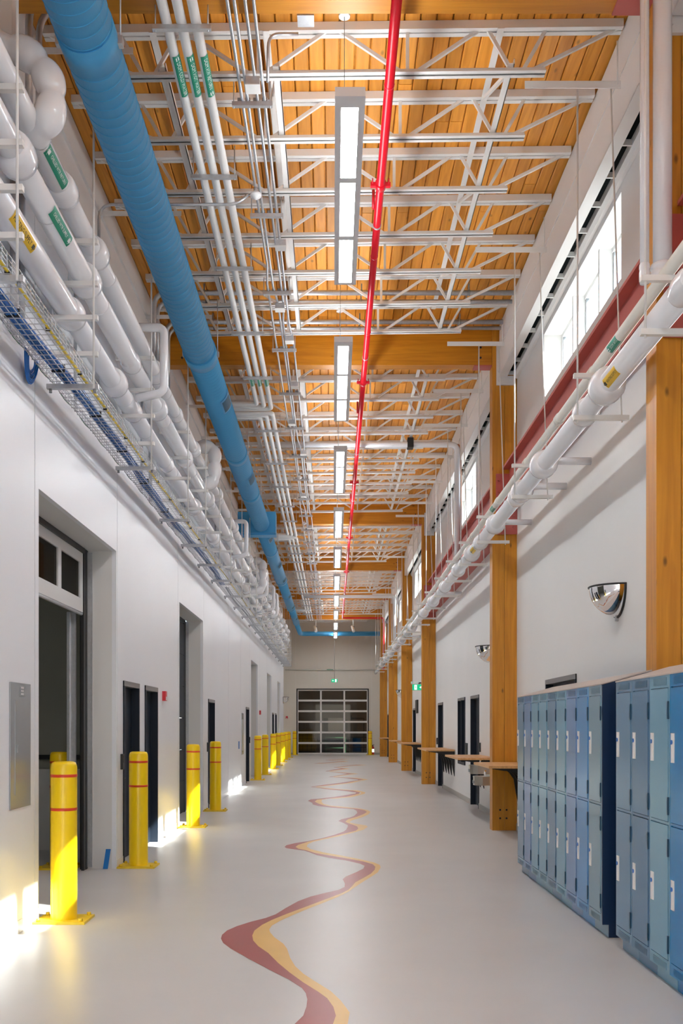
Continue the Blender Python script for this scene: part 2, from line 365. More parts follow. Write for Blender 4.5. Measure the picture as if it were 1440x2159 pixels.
mat('room_fill', (1,1,1), .5, emit=((.95,.98,1), 5.0))  # emission of the added room fill
for nm, lab, x, y, z in (('fill_panel','added unseen fill light in the dim room behind the nearest doorway',-4.6,9.2,4.14),('fill_panel','added unseen fill light in the workshop behind the end door',0,YE+5.0,5.94)):  # panels out of view, added to lift the two dark rooms
    t = thing(nm, lab, 'light', (x, y, z)); obj('tray', MB().box(x-.62,x+.62,y-.17,y+.17,z+.01,z+.058), 'housing', t); obj('fill_face', MB().box(x-.6,x+.6,y-.15,y+.15,z,z+.01), 'room_fill', t)

# ------------------------------------------------------------------ ceiling planks
ce = struct('ceiling', MB().box(-2.8, XR+.3, YB-.3, YE+.3, ZD+.05, ZD+.2).slope(), 'beam_wood', 'timber plank roof deck')
PW = .1425; NP = 40; x0 = -2.79
PM = {}
def plank(xi, ya, yb, far=False):
    L = round(yb-ya, 1); x = x0+xi*PW
    if L not in PM:
        mb = MB(); h = PW/2-.004; c = .010
        prof = [(-h,.045),(-h,c),(-h+c,0),(h-c,0),(h,c),(h,.045)]
        mb.prism(prof, 1, .004, L-.004); PM[L] = mesh('plank', mb, 'deck_wood')
    o = bpy.data.objects.new('plank', PM[L]); COL.objects.link(o); o.parent = ce; o.location = (x+PW/2, ya, ZD+.012*(x+PW/2)); WL[o] = o.location
for i in range(NP):
    ys = [round(7.2+random.choice((0.0,-.6,-1.2)),1)]
    while ys[-1] < 28: ys.append(round(ys[-1]+random.choice((3.6,4.2,4.8,5.4)),1))
    ys[-1] = 28.6
    for a, b in zip(ys, ys[1:]): plank(i, a, b)
mb = MB()
for i in range(NP):
    x = x0+i*PW+PW/2; h = PW/2-.004
    for a, b in ((YB, 6.9), (28.6, YE)):
        if i % 2: mb.box(x-h, x+h, a, b, ZD+.012*x, ZD+.012*x+.045)
        else: mb.box(x-h, x+h, a, b, ZD+.004+.012*x, ZD+.012*x+.045)
obj('plank_rows', mb, 'deck_wood', ce, kind='stuff')

# ------------------------------------------------------------------ timber beams and columns
names = ['nearest','second','third','fourth','fifth','farthest']
for i, y in enumerate(BEAMY):
    t = thing('timber_beam', f'{names[i]} deep laminated timber roof beam spanning the corridor', 'beam', (0, y, 7.25), 'timber roof beams')
    obj('beam', MB().box(-2.62, 2.478, y-.1, y+.1, 7.25, ZD-.035), 'beam_wood', t)
    for sx in (-2.35, 2.30):
        for z in (7.36, 7.52): obj('bolt', MB().cyl((sx, y-.115, z), (sx, y-.1, z), .016, 8), 'black_metal', t)
    obj('bearing_plate', MB().box(2.2, 2.477, y-.1, y+.1, 7.235, 7.25), 'girder_red', t)
for i, y in enumerate(COLY):
    t = thing('timber_column', f'{names[i]} laminated timber column against the right wall', 'column', (2.67, y+.125, 0), 'timber columns')
    for a, b in ((2.48,2.668),(2.672,2.86)): obj('ply', MB().box(a, b, y, y+.25, 0, ZD-.01), 'column_wood', t)
    for bx in (2.60, 2.70):
        for z in (.19, .32): obj('bolt', MB().cyl((bx, y-.006, z), (bx, y, z), .016, 8), 'black_metal', t)
    if i < 3:
        p = obj('saddle_plate', MB().box(2.54, 2.62, y-.035, y-.001, 6.92, 7.55).box(2.62, 2.82, y-.035, y-.001, 6.92, 7.06), 'edge_white', t)
        for bx, z in ((2.58,6.99),(2.58,7.13),(2.58,7.28),(2.58,7.43),(2.76,6.99)): obj('bolt', MB().cyl((bx, y-.055, z), (bx, y-.035, z), .02, 8), 'edge_white', p)
# white edge beams along both sides
prev = [-8.0]+[c+.27 for c in COLY]
for i, (a, b) in enumerate(zip(prev, [c-.05 for c in COLY]+[YE-.02])):
    for side in (1, -1):
        xa = 2.58*side; xb = 2.70*side
        n1 = 'right' if side > 0 else 'left'
        mb = MB()
        if side > 0: mb.box(2.58, 2.592, a, b, 7.05, ZD).box(2.58, 2.70, a, b, 7.04, 7.055).box(2.57, 2.70, a, b, 7.45, 7.462)
        else: mb.box(-2.66, -2.64, a, b, 6.98, ZD-.03).box(-2.78, -2.62, a, b, 6.96, 6.985).box(-2.78, -2.61, a, b, 7.40, 7.42)
        o = obj('edge_beam', mb, 'edge_white', None, (2.6*side, (a+b)/2, 7.05))
        tag(o, f'long white steel edge beam under the roof on the {n1}, {nth(i)} bay from the front', 'beam', f'{n1} edge beams')
        if side > 0:
            g = thing('slot_grille', f'black slot with white clips above the windows, {nth(i)} bay from the front', 'grille', (2.78, (a+b)/2, 7.1), 'window slots')
            obj('slot', MB().box(2.702, XR-.001, a, b, 7.12, 7.14), 'dark_slot', g)
            obj('valance', MB().prism([(2.79,7.12),(2.80,7.06),(2.83,7.02),(XR-.002,7.0),(XR-.002,7.12)], 1, a, b), 'edge_white', g)
            k = a+.3
            while k < min(b, 30): obj('clip', MB().box(2.702, 2.80, k, k+.02, 7.06, 7.115), 'steel_white', g); k += .55

# ------------------------------------------------------------------ roof joists
TB = 7.80                                           # bottom of top chord at x=0 is TB-.07
def build_joist(y):
    t = thing('roof_joist', '', 'joist', (0, y, ZC), 'white open-web roof joists')
    def s(mb): return mb.slope()
    obj('top_chord', s(MB().box(-2.56, 2.56, y-.055, y-.008, ZD-.075, ZD-.002).box(-2.56, 2.56, y+.008, y+.055, ZD-.075, ZD-.002).box(-2.56,2.56,y-.008,y+.008,ZD-.02,ZD-.002)), 'steel_white', t)
    obj('bottom_chord', s(MB().box(-1.88, 1.88, y-.05, y-.008, ZC, ZC+.008).box(-1.88, 1.88, y+.008, y+.05, ZC, ZC+.008).box(-1.88, 1.88, y-.016, y-.008, ZC, ZC+.05).box(-1.88, 1.88, y+.008, y+.016, ZC, ZC+.05)), 'steel_white', t)
    zb, zt = ZC+.03, ZD-.05
    for k in (-1, 1):
        for (xa, za, xb, zz) in ((.66,zb,.66,zt),(.06,zt,.60,zb),(.74,zb,1.30,zt),(1.37,zt,1.58,zb),(1.68,zb,1.89,zt),(1.76,zb,2.52,zt)):
            obj('web_member', s(MB().bar((k*xa,y,za),(k*xb,y,zz), .028, .030)), 'steel_white', t)
    return t
J0 = None; bays = [(-8.0, BEAMY[0], 0)]+[(BEAMY[i], BEAMY[i+1], 0) for i in range(5)]+[(BEAMY[5], YE, 0)]
ny = [8, 8, 12, 8, 8, 8, 4]; JY = []
after = ['', 'nearest', 'second', 'third', 'fourth', 'fifth', 'farthest']
for bi, (a, b, _) in enumerate(bays):
    for k in range(1, ny[bi]):
        y = a+(b-a)*k/ny[bi] if bi != 1 else 8.78+.96*(k-1)
        if y < 6.5: continue
        JY.append(y)
        lab = f'white open-web steel roof joist, {nth(k-1)} beyond the {after[bi]} timber beam' if bi else 'white open-web steel roof joist just before the nearest timber beam'
        if J0 is None: J0 = build_joist(y); J0['label'] = lab
        else: dup(J0, (0, y, ZC), lab)
for x, nm in ((-1.50,'left'), (-.50,'middle'), (1.57,'right')):
    t = thing('bridging_angle', f'white bridging angles running lengthwise through the joists, {nm} line', 'bridging', (x, 8, ZC+.05), 'joist bridging')
    z = .012*x
    for ba, bb_, _ in bays[1:]:
        inb = [v for v in JY if ba < v < bb_]; ba, bb_ = min(inb)-.06, max(inb)+.06
        obj('lower_angle', MB().box(x-.03, x+.03, ba, bb_, ZC+.052+z, ZC+.060+z).box(x+.022, x+.03, ba, bb_, ZC+.052+z, ZC+.10+z), 'steel_white', t)
        obj('upper_angle', MB().box(x-.12, x-.06, ba, bb_, ZD-.085+z, ZD-.077+z), 'steel_white', t)
    for k, y in enumerate(JY[:14]):
        if k % 2 == 0 and k+1 < len(JY) and JY[k+1]-y < 1.1: obj('brace', MB().bar((x,y+.05,ZC+.06+z),(x-.09,y+.9,ZD-.09+z),.03,.03,(1,0,0)), 'steel_white', t)

# ------------------------------------------------------------------ strip lights
LZ = CH+4.75
def build_light(y0):
    t = thing('strip_light', '', 'light', (.13, y0, LZ), 'hanging strip lights'); L = 3.2
    x = .13
    obj('housing', MB().box(x-.115, x+.115, y0, y0+L, LZ+.012, LZ+.07).box(x-.115, x-.066, y0, y0+L, LZ, LZ+.012).box(x+.066, x+.115, y0, y0+L, LZ, LZ+.012)
        .box(x-.066, x+.066, y0, y0+.14, LZ, LZ+.012).box(x-.066, x+.066, y0+L-.05, y0+L, LZ, LZ+.012).box(x-.066, x+.066, y0+1.12, y0+1.20, LZ, LZ+.012).box(x-.066, x+.066, y0+2.14, y0+2.22, LZ, LZ+.012), 'housing', t)
    for a, b in ((.14,1.12),(1.20,2.14),(2.22,L-.05)): obj('lens', MB().box(x-.066, x+.066, y0+a, y0+b, LZ+.004, LZ+.011), 'lens', t)
    obj('added_uplight', MB().box(x-.09, x+.09, y0+.06, y0+L-.06, LZ+.0705, LZ+.074), 'uplight_fill', t)  # unseen glowing strip added on top to brighten the roof deck
    for yy in (1.15, 2.5):
        c = obj('cable', MB().cyl((x-.03,y0+yy,LZ+.07),(x-.03,y0+yy,ZD-.01),.003,6), 'galv_dark', t)
        obj('canopy', MB().cyl((x-.03,y0+yy,ZD-.03),(x-.03,y0+yy,ZD-.001),.05,12), 'white_plastic', c)
    return t
l0 = build_light(7.48); l0['label'] = 'white strip light with three glowing panels, nearest and largest of the row'
for k in range(-3, 10):
    if k: dup(l0, (.13, 7.48+4.795*k, LZ), f'white strip light with three glowing panels, {nth(k)} in the row from the front' if k > 0 else f'strip light of the row, {nth(-k-1)} before the nearest visible one')

# ------------------------------------------------------------------ red sprinkler main
RX, RZ = .475, CH+5.40
t = thing('sprinkler_pipe', 'long glossy red sprinkler pipe running under the roof joists', 'pipe', (RX, 8, RZ))
obj('pipe', MB().tube(fillet([(RX,-7,RZ),(RX,49.7,RZ),(2.53,49.7,RZ),(2.53,49.7,4.4)], .08), .041, 12), 'pipe_red', t)
for y in (9.9, 15.6, 22.0, 28.5, 34.8, 41.0, 47.2):
    obj('coupling', MB().cyl((RX,y-.04,RZ),(RX,y+.04,RZ),.056,12).box(RX-.10,RX-.05,y-.02,y+.02,RZ-.02,RZ+.02).box(RX+.05,RX+.10,y-.02,y+.02,RZ-.02,RZ+.02).cyl((RX-.08,y-.03,RZ),(RX-.08,y-.03,RZ+.05),.007,6).cyl((RX+.08,y-.03,RZ),(RX+.08,y-.03,RZ+.05),.007,6), 'pipe_red', t)
for y in (8.35, 11.4, 13.6, 18.0, 24.5, 31): obj('ring', MB().cyl((RX,y-.008,RZ),(RX,y+.008,RZ),.045,12), 'pipe_red', t)
for y in JY[2::4]: obj('hanger', MB().cyl((RX,y,RZ+.03),(RX,y,ZC+.01),.006,6).cyl((RX,y-.012,RZ),(RX,y+.012,RZ),.047,12), 'galvanised', t)
for y in (10.4, 17.2, 24.0): obj('sprinkler_drop', MB().cyl((RX-.05,y,RZ+.02),(RX-.05,y,RZ+.22),.016,8), 'pipe_red', t)

# ------------------------------------------------------------------ blue duct
DX, DZ = -1.78, CH+5.0
t = thing('spiral_duct', 'large blue spiral duct running the length of the corridor', 'duct', (DX, 8, DZ))
prof = [(-7,.205),(13.4,.205),(24.0,.20),(25.2,.20),(33,.185),(40,.165),(46,.150),(53.2,.135)]
secs = [(-7,13.3,.205),(13.3,24.55,.20),(25.0,34,.19),(34,42,.17),(42,48,.15)]
for a, b, r in secs: obj('duct_section', MB().tube([(DX,a,DZ),(DX,b,DZ)], r, 36), 'duct_blue', t)
obj('duct_section', MB().tube(fillet([(DX,48,DZ),(DX,53.9,DZ),(2.6,53.9,DZ)], .35, 8), .125, 28), 'duct_blue', t)
for y, r in ((7.2,.213),(13.3,.222),(18.2,.208),(21.3,.206),(28.2,.197),(34,.198),(38,.178),(42,.18),(48,.158)):
    obj('collar', MB().tube([(DX,y-.14,DZ),(DX,y+.14,DZ)], r, 36), 'duct_blue', t)
mb = MB(); y = 5.2
while y < 24.4:
    r = .2055 if y < 13.2 else .2005
    mb.tube([(DX,y-.004,DZ),(DX,y,DZ),(DX,y+.004,DZ)], [r, r+.0045, r], 36, False); y += .115
obj('spiral_seams', mb, 'duct_blue', t, kind='stuff')
for y, r in ((15.05,.2),(19.7,.2),(26.0,.19),(30.3,.19),(33.3,.19),(37.5,.17),(41,.17),(45.5,.15)):
    a0 = -.55
    def P(u, v, rr): a = a0+u; return (DX+rr*math.cos(a), y+v, DZ+rr*math.sin(a))
    mb = MB()
    for u in range(6):
        ua, ub = -.55+u*.18, -.55+(u+1)*.18
        mb.add([P(ua,-.28,r+.012),P(ub,-.28,r+.012),P(ub,.28,r+.012),P(ua,.28,r+.012)], [(0,1,2,3)])
    g = obj('register', mb, 'duct_blue', t, fix=False)
    mb = MB()
    for u in range(5):
        ua, ub = -.42+u*.16, -.42+(u+1)*.16
        mb.add([P(ua,-.22,r+.016),P(ub,-.22,r+.016),P(ub,.22,r+.016),P(ua,.22,r+.016)], [(0,1,2,3)])
    obj('register_slot', mb, 'duct_dark', g, fix=False)
obj('damper_box', MB().box(-2.36, -1.42, 24.55, 24.62, DZ-.22, DZ+.30).box(-2.36, -1.42, 24.62, 25.0, DZ-.26, DZ-.22).box(-2.36,-1.42,24.62,25.0,DZ-.22,DZ+.3), 'duct_blue', t)
for y in (7.25, 13.35, 18.2, 21.3, 28.2, 34, 42): 
    for sx in (-1, 1): obj('hanger_rod', MB().cyl((DX+sx*.225,y,DZ-.02),(DX+sx*.225,y,ZC+.0),.006,6).box(DX+sx*.225-.02,DX+sx*.225+.02,y-.03,y+.03,DZ-.03,DZ+.03), 'duct_blue' if y < 0 else 'galvanised', t)

# ------------------------------------------------------------------ labels on pipes
def pipe_tag(parent, cx, cz, r, y, ang, length, height, txt, back, ink, flip=False, size=None, far=False):
    """a sticker wrapped on a pipe that runs along y, centred at angle ang (0 = +x, -pi/2 = down)"""
    def P(u, v, rr):
        a = ang+v/r; return (cx+rr*math.cos(a), y+u, cz+rr*math.sin(a))
    mb = MB(); n = 6
    for k in range(n):
        va, vb = -height/2+height*k/n, -height/2+height*(k+1)/n
        mb.add([P(-length/2,va,r+.002),P(length/2,va,r+.002),P(length/2,vb,r+.002),P(-length/2,vb,r+.002)], [(0,1,2,3)])
    g = obj('pipe_label', mb, back, parent, label='printed pipe marker reading '+txt.lower(), fix=False)
    sg = -1 if flip else 1; dr = 1 if far else -1
    size = size or height*.52
    obj('lettering', text_mesh(txt, size, lambda u, v: P(sg*u-.03*dr, sg*v, r+.0035)), ink, g, fix=False)
    ax = dr*length*.42; h = height*.18
    obj('arrow', MB().add([P(ax-.02,h,r+.0035),P(ax-.02,-h,r+.0035),P(ax+.02,-h,r+.0035),P(ax+.02,h,r+.0035)], [(0,1,2,3)]).add([P(ax+dr*.005,h*2,r+.0036),P(ax+dr*.005,-h*2,r+.0036),P(ax+dr*.036,0,r+.0036)], [(0,1,2)]), ink, g, fix=False)

# ------------------------------------------------------------------ three small white pipes with loops
SZ = CH+5.50
SX = [-1.30, -1.185, -1.07]
loops = [16.95, 28.5, 46.7]
txts = ['DOM COLD WATER','DOM HOT WATER','DOM HW RETURN']
for i, x in enumerate(SX):
    t = thing('water_pipe', f'thin white insulated water pipe with green markers, {("left","middle","right")[i]} of the three beside the blue duct', 'pipe', (x, 8, SZ), 'three ceiling water pipes')
    pts = [(x,5.0,SZ)]
    for ly in loops: pts += [(x,ly+i*.12,SZ),(-2.15+i*.12,ly+i*.12,SZ),(-2.15+i*.12,ly+.72-i*.12,SZ),(x,ly+.72-i*.12,SZ)]
    pts.append((x,51.5,SZ))
    obj('pipe', MB().tube(fillet(pts, .09, 4), .041, 12), 'pipe_matte', t)
    pipe_tag(t, x, SZ, .042, 8.35, -.95, .52, .075, txts[i], 'tag_green', 'tag_white', far=(i==2), size=.046)
    pipe_tag(t, x, SZ, .042, 15.75, -.95, .40, .07, txts[i], 'tag_green', 'tag_white', size=.034)
ty = [7.73, 9.83, 11.80, 13.75, 15.52, 18.3, 20.6, 22.6, 24.6, 26.4, 30.0, 31.4, 33, 35, 37, 39, 41, 43, 45, 48.2, 50.6]
for k, y in enumerate(ty):
    t = thing('pipe_trapeze', f'galvanised trapeze under the three thin white pipes, {nth(k)} from the front', 'hanger', (-1.18, y, SZ-.06), 'trapezes of the ceiling water pipes')
    obj('strut', MB().box(-1.41, -.95, y-.02, y+.02, SZ-.078, SZ-.043), 'galvanised', t)
    for x in (-1.385, -.975): obj('rod', MB().cyl((x,y,SZ-.09),(x,y,ZC+.0),.006,6), 'galvanised', t)

# ------------------------------------------------------------------ grey conduits
CZ = CH+5.58; CX = [-.83, -.76, -.69, -.61]
for i, x in enumerate(CX):
    pts = [(x,4,CZ)]
    yy = 12+i*.6
    for k in range(6):
        sh = .035*((k+i) % 2); pts += [(x+(.035*((k+i+1)%2)), yy, CZ), (x+sh, yy+.5, CZ)]; yy += 6.1
    pts.append((x, 52, CZ))
    o = obj('conduit', MB().tube(pts, .0145, 8), 'galvanised', None, (x, 8, CZ))
    tag(o, f'thin grey metal conduit running lengthwise left of the lights, {nth(i)} from the left', 'conduit', 'ceiling conduits')
k = 0; y = 8.85
while y < 52:
    t = thing('conduit_trapeze', f'grey slotted channel carrying the thin conduits, {nth(k)} from the front', 'hanger', (-.72, y, CZ-.03), 'conduit trapezes')
    obj('channel', MB().box(-.90, -.54, y-.02, y+.02, CZ-.055, CZ-.016), 'galvanised', t)
    for x in (-.885, -.56): obj('rod', MB().cyl((x,y,CZ-.07),(x,y,ZC),.006,6), 'galvanised', t)
    for x in CX: obj('clamp', MB().box(x-.022, x+.022, y-.012, y+.012, CZ-.016, CZ+.02), 'galv_dark', t)
    y += 1.93; k += 1
    if k == 22: break
bx = [(-.69,8.55),(-.60,11.4),(-.70,13.1),(-.62,14.2),(-.62,16.1),(-.75,18.1),(-.6,20.1),(-.7,23.8),(-.65,27.6),(-.72,31.2)]
for k, (x, y) in enumerate(bx):
    t = thing('junction_box', f'small square metal junction box on the ceiling conduits, {nth(k)} from the front', 'box', (x, y, CZ-.06), 'conduit junction boxes')
    obj('box_body', MB().box(x-.06, x+.06, y-.06, y+.06, CZ-.085, CZ-.0165), 'galvanised', t)
    obj('cover', MB().box(x-.065, x+.065, y-.065, y+.065, CZ-.092, CZ-.085), 'steel_white', t)
for k, (x, y) in enumerate([(-.80,10.25),(-.74,21.9),(-.78,26.9),(-.7,33.0)]):
    t = thing('ceiling_sensor', f'round white ceiling sensor hanging at the conduits, {nth(k)} from the front', 'sensor', (x, y, CZ-.12), 'ceiling sensors')
    obj('sensor_body', MB().lathe([(0,-.05),(.022,-.045),(.03,-.03),(.055,-.022),(.062,-.005),(.055,.01),(.03,.03),(0,.03)], (x,y,CZ-.09), 20), 'white_plastic', t)
    obj('stem', MB().cyl((x,y,CZ-.07),(x,y,CZ-.0165),.02,8), 'galvanised', t)
# cross conduits high under the deck
for k, (y, r, z, endx) in enumerate([(8.22,.033,ZD-.085,-2.52),(8.36,.028,ZD-.12,-2.48),(13.86,.035,ZD-.148,2.5),(14.12,.03,ZD-.16,2.5),(14.86,.035,ZD-.148,2.5),(15.06,.028,ZD-.16,2.5)]):
    if endx < 0: pts = fillet([(endx,y,5.9),(endx,y,z),(2.55,y,z)], .28, 8)
    else: pts = fillet([(-2.5,y,6.2),(-2.5,y,z),(2.55,y,z)], .2, 8)
    t = thing('cross_conduit', f'grey metal conduit crossing the ceiling tight under the planks, {nth(k)} from the front', 'conduit', (0, y, z), 'cross conduits')
    obj('conduit', MB().tube(pts, r, 10), 'galvanised', t)
    for x in (-1.8, .4, 1.9): obj('strap', MB().cyl((x-.015,y,z),(x+.015,y,z),r+.006,10).box(x-.01,x+.01,y-.02,y+.02,z,ZD-.025), 'galv_dark', t)
t = thing('junction_box', 'metal junction box on the conduit crossing under the nearest planks', 'box', (-.22, 8.42, ZD-.15))
obj('box_body', MB().box(-.30,-.16,8.29,8.43,ZD-.26,ZD-.152), 'galvanised', t)
o = obj('conduit_drop', MB().tube(fillet([(-.30,8.6,ZD-.2),(-.56,8.6,ZD-.2),(-.57,8.66,CZ+.04)],.1,6),.014,8), 'galvanised', None, (-.5,8.6,ZD-.2)); tag(o, 'short bent grey conduit dropping from the front junction box', 'conduit')
o = obj('sensor_conduit', MB().tube(fillet([(-2.42,10.25,6.2),(-2.42,10.25,CZ-.19),(-1.0,10.25,CZ-.19),(-.875,10.25,CZ-.09)],.16,8),.016,8), 'galvanised', None, (-1.6,10.25,CZ)); tag(o, 'thin conduit crossing behind the blue duct to the nearest ceiling sensor', 'conduit')

# ------------------------------------------------------------------ left pipe rack
ry = [4.4, 6.42, 8.46, 11.14, 13.95, 15.9, 17.85, 19.8, 22.2, 24.3, 26.4, 28.6, 30.8, 33.0, 35.2, 37.4, 39.6, 41.8, 44.0, 46.2, 47.9]
def clear(y, hs, g=.19):                            # slide a cover along its pipe until no hanger is in its way
    while any(abs(y-h) < g for h in hs): y += .02
    return y
PIPES = [('heating_pipe','fat white insulated heating pipe on the left rack, lowest of the three big pipes',-2.30,5.23,.100),
         ('chilled_pipe','fat white insulated pipe on the left rack, middle of the three big pipes',-2.165,5.518,.096),
         ('return_pipe','fat white insulated pipe on the left rack, highest of the three big pipes',-2.145,5.872,.088)]
fits = [[(8.62,.02),(10.4,.03),(11.15,.0),(13.6,.0),(16.3,.03),(19.0,.02),(22,.03)],
        [(6.75,.03),(8.3,.03),(10.6,.0),(12.15,.03),(14.4,.02),(17.0,.03),(20.2,.02)],
        [(7.85,.02),(8.9,.03),(11.9,.03),(13.5,.0),(15.2,.02),(18.2,.03),(21.2,.03)]]
far_f = [24.5,26.2,28.5,30.2,32,33.4,35.3,37,38.7,40.5,42,43.6,45.2]
PT = []
for i, (nm, lab, x, z, r) in enumerate(PIPES):
    t = thing(nm, lab, 'pipe', (x, 8, z), 'big pipes of the left rack'); PT.append(t)
    obj('pipe', MB().tube([(x,3.5,z),(x,48,z)], r*.93, 24), 'pipe_white', t)
    ys = [(clear(v, ry), ex) for v, ex in fits[i]+[(v+.4*i,.02) for v in far_f]]
    last = 3.5
    for k, (y, ex) in enumerate(ys):
        if k % 2 == 0 and y < 24: obj('insulation_sleeve', MB().tube([(x,last,z),(x,y-.1,z),(x,y-.06,z)], [r,r,r*.97], 24), 'pipe_white', t)
        last = y+.5
        R = r+.014+ex
        obj('fitting_cover', MB().tube([(x,y-.12,z),(x,y-.115,z),(x,y-.06,z),(x,y+.03,z),(x,y+.09,z),(x,y+.12,z)], [r*.98,R*.86,R*.98,R,R*.95,r*.93], 24), 'pipe_white', t)
        if y < 24: obj('seam', MB().tube([(x,y+.75,z),(x,y+.765,z)], r*.93+.003, 24), 'pipe_white', t)
pipe_tag(PT[0], PIPES[0][2], PIPES[0][3], .1005, 7.12, -.62, .50, .085, 'HEATING SUPPLY', 'tag_yellow', 'tag_black', far=True, size=.05)
pipe_tag(PT[1], PIPES[1][2], PIPES[1][3], .0965, 7.62, -.62, .50, .085, 'CHILLED WTR SUPPLY', 'tag_green', 'tag_white', far=True, size=.036)
pipe_tag(PT[2], PIPES[2][2], PIPES[2][3], .0885, 7.45, -.62, .50, .085, 'CHILLED WTR RETURN', 'tag_green', 'tag_white', size=.036)
# rack hangers
LV = [4.82, 5.13, 5.42, 5.78]
for k, y in enumerate(ry):
    t = thing('pipe_rack_hanger', f'tall white hanger with four arms carrying the left pipe rack, {nth(k)} from the front', 'hanger', (-2.035, y, 4.54), 'left rack hangers')
    obj('rod', MB().cyl((-2.035,y-.03,4.50),(-2.035,y-.03,ZC+.0),.0095,8), 'steel_white', t)
    for z in LV: obj('arm', MB().box(-2.44, -2.005, y-.022, y+.022, z-.041, z-.001), 'steel_white', t)
    obj('tray_channel', MB().box(-2.44, -2.0, y-.022, y+.022, 4.501, 4.541), 'galvanised', t)
    for x in (-2.41, -2.035): obj('nut', MB().cyl((x,y,4.471),(x,y,4.501),.013,8), 'galv_dark', t)
    obj('roof_angle', MB().box(-2.63, -1.7, y-.03, y-.022, ZC-.035, ZC+.02), 'steel_white', t)
# wall conduits behind the rack
for k, (y, r) in enumerate([(7.55,.03),(7.75,.025),(9.35,.016),(12.6,.016),(13.2,.025),(20.5,.02)]):
    o = obj('wall_conduit', MB().cyl((XL+.04,y,4.62),(XL+.04,y,5.9),r,10), 'galvanised', None, (XL+.04,y,4.62)); tag(o, f'vertical grey conduit on the left wall behind the pipes, {nth(k)} from the front', 'conduit', 'left wall conduits')
# cable tray
t = thing('cable_tray', 'long wire mesh cable tray along the left wall below the pipes', 'cable tray', (-2.22, 8, 4.55))
mb = MB()
for x in [-2.39+.052*i for i in range(7)]: mb.box(x-.0025, x+.0025, 3.5, 47.8, 4.549, 4.554)
for x in (-2.395, -2.075):
    for z in (4.58,4.61,4.645): mb.box(x-.0025, x+.0025, 3.5, 47.8, z-.0025, z+.0025)
obj('long_wires', mb, 'galvanised', t, kind='stuff')
mb = MB(); y = 4.0
while y < 47.8:
    mb.box(-2.397, -2.073, y-.0025, y+.0025, 4.545, 4.550)
    for x in (-2.398, -2.072): mb.box(x-.0025, x+.0025, y-.0025, y+.0025, 4.545, 4.647)
    y += .1
obj('cross_wires', mb, 'galvanised', t, kind='stuff')
t = thing('blue_cables', 'thick bundle of blue network cables lying in the wire tray', 'cable', (-2.3, 8, 4.57))
rnd = random.Random(3)
for s in range(9):
    px, pz = -2.315+.022*(s%4)+rnd.uniform(-.006,.006), 4.577+.019*(s//4)
    pts = []; y = 3.5; 
    while y < 21:
        pts.append((px+.03*math.sin(y*.8)+.008*math.sin(y*3+s), y, pz+.005*math.sin(y*5+s*2))); y += .25
    obj('cable', MB().tube(pts, .011, 6), 'cable_blue', t)
for y in (5.2,6.1,7.1,8.2,9.4,10.6,12,13.6): obj('cable_tie', MB().box(-2.335+.03*math.sin(y*.8), -2.225+.03*math.sin(y*.8), y-.008, y+.008, 4.556, 4.615), 'black_metal', t)
t2 = thing('cable_coil', 'blue cable slack coiled and hanging from the wire tray', 'cable', (-2.42, 7.95, 4.48))
for s in range(8):
    dx = -2.43+.006*(s%3); w_ = .16-.009*s; dz = .22-.014*s
    pts = [(dx+.01*math.cos(a*2), 7.95+w_*math.cos(a), 4.60-dz*max(0,math.sin(a))) for a in [PI*j/10 for j in range(11)]]
    obj('loop', MB().tube(pts, .008, 6), 'cable_blue', t2)
o = obj('grey_cables', MB().tube([(-2.30+.02*math.sin(v), v, 4.581) for v in [21.2+.7*j for j in range(37)]], .02, 6).tube([(-2.24+.02*math.sin(v+1), v, 4.581) for v in [21.2+.7*j for j in range(37)]], .014, 6), 'cable_grey', None, (-2.27,30,4.57)); tag(o, 'dark grey cables in the far part of the wire tray', 'cable')
t = thing('yellow_cable', 'single yellow cable tied along the edge of the wire tray', 'cable', (-2.11, 8, 4.57))
obj('cable', MB().tube([(-2.11+.006*math.sin(v*2), v, 4.573+.004*math.sin(v*3)) for v in [3.5+.35*j for j in range(110)]], .012, 6), 'cable_yellow', t)
for k in range(12): y = 5.5+k*.92; obj('cable_tie', MB().box(-2.127, -2.093, y-.006, y+.006, 4.552, 4.585), 'black_metal', t)
o = obj('green_wire', MB().tube([(-2.405, v, 4.565+.012*math.sin(v*9)) for v in [3.5+.12*j for j in range(150)]], .004, 5), 'machine_green', None, (-2.4,8,4.56)); tag(o, 'thin green ground wire along the wall edge of the tray', 'wire')

# branch loops over the rack
def sweep_bulge(pts, r, amp, step, seg=20):
    P = fillet(pts, .16, 10); out = [P[0]]
    for a, b in zip(P, P[1:]):
        n = max(1, int((b-a).length/.02))
        for j in range(1, n+1): out.append(a.lerp(b, j/n))
    L = 0; rs = []
    for i, p in enumerate(out):
        if i: L += (p-out[i-1]).length
        rs.append(r+amp*abs(math.sin(PI*L/step))**.7)
    return MB().tube(out, rs, seg)
for k, y in enumerate([10.98, 21.4, 28.0, 31.3, 33.15]):
    t = thing('branch_pipe', f'white bent branch pipe looping over the left pipe rack, {nth(k)} from the front', 'pipe', (-1.87, y, 5.1), 'left rack branch loops')
    obj('pipe', MB().tube(fillet([(-2.6,y,5.90+.1*0),(-2.6,y+.0,6.03),(-1.87,y,6.03),(-1.87,y,5.26),(-2.16,y-.04,5.16)] if 0 else [(-2.62,y,6.04),(-1.87,y,6.04),(-1.87,y,5.32),(-2.175,y,5.258)], .09, 6), .047, 16), 'pipe_white', t)
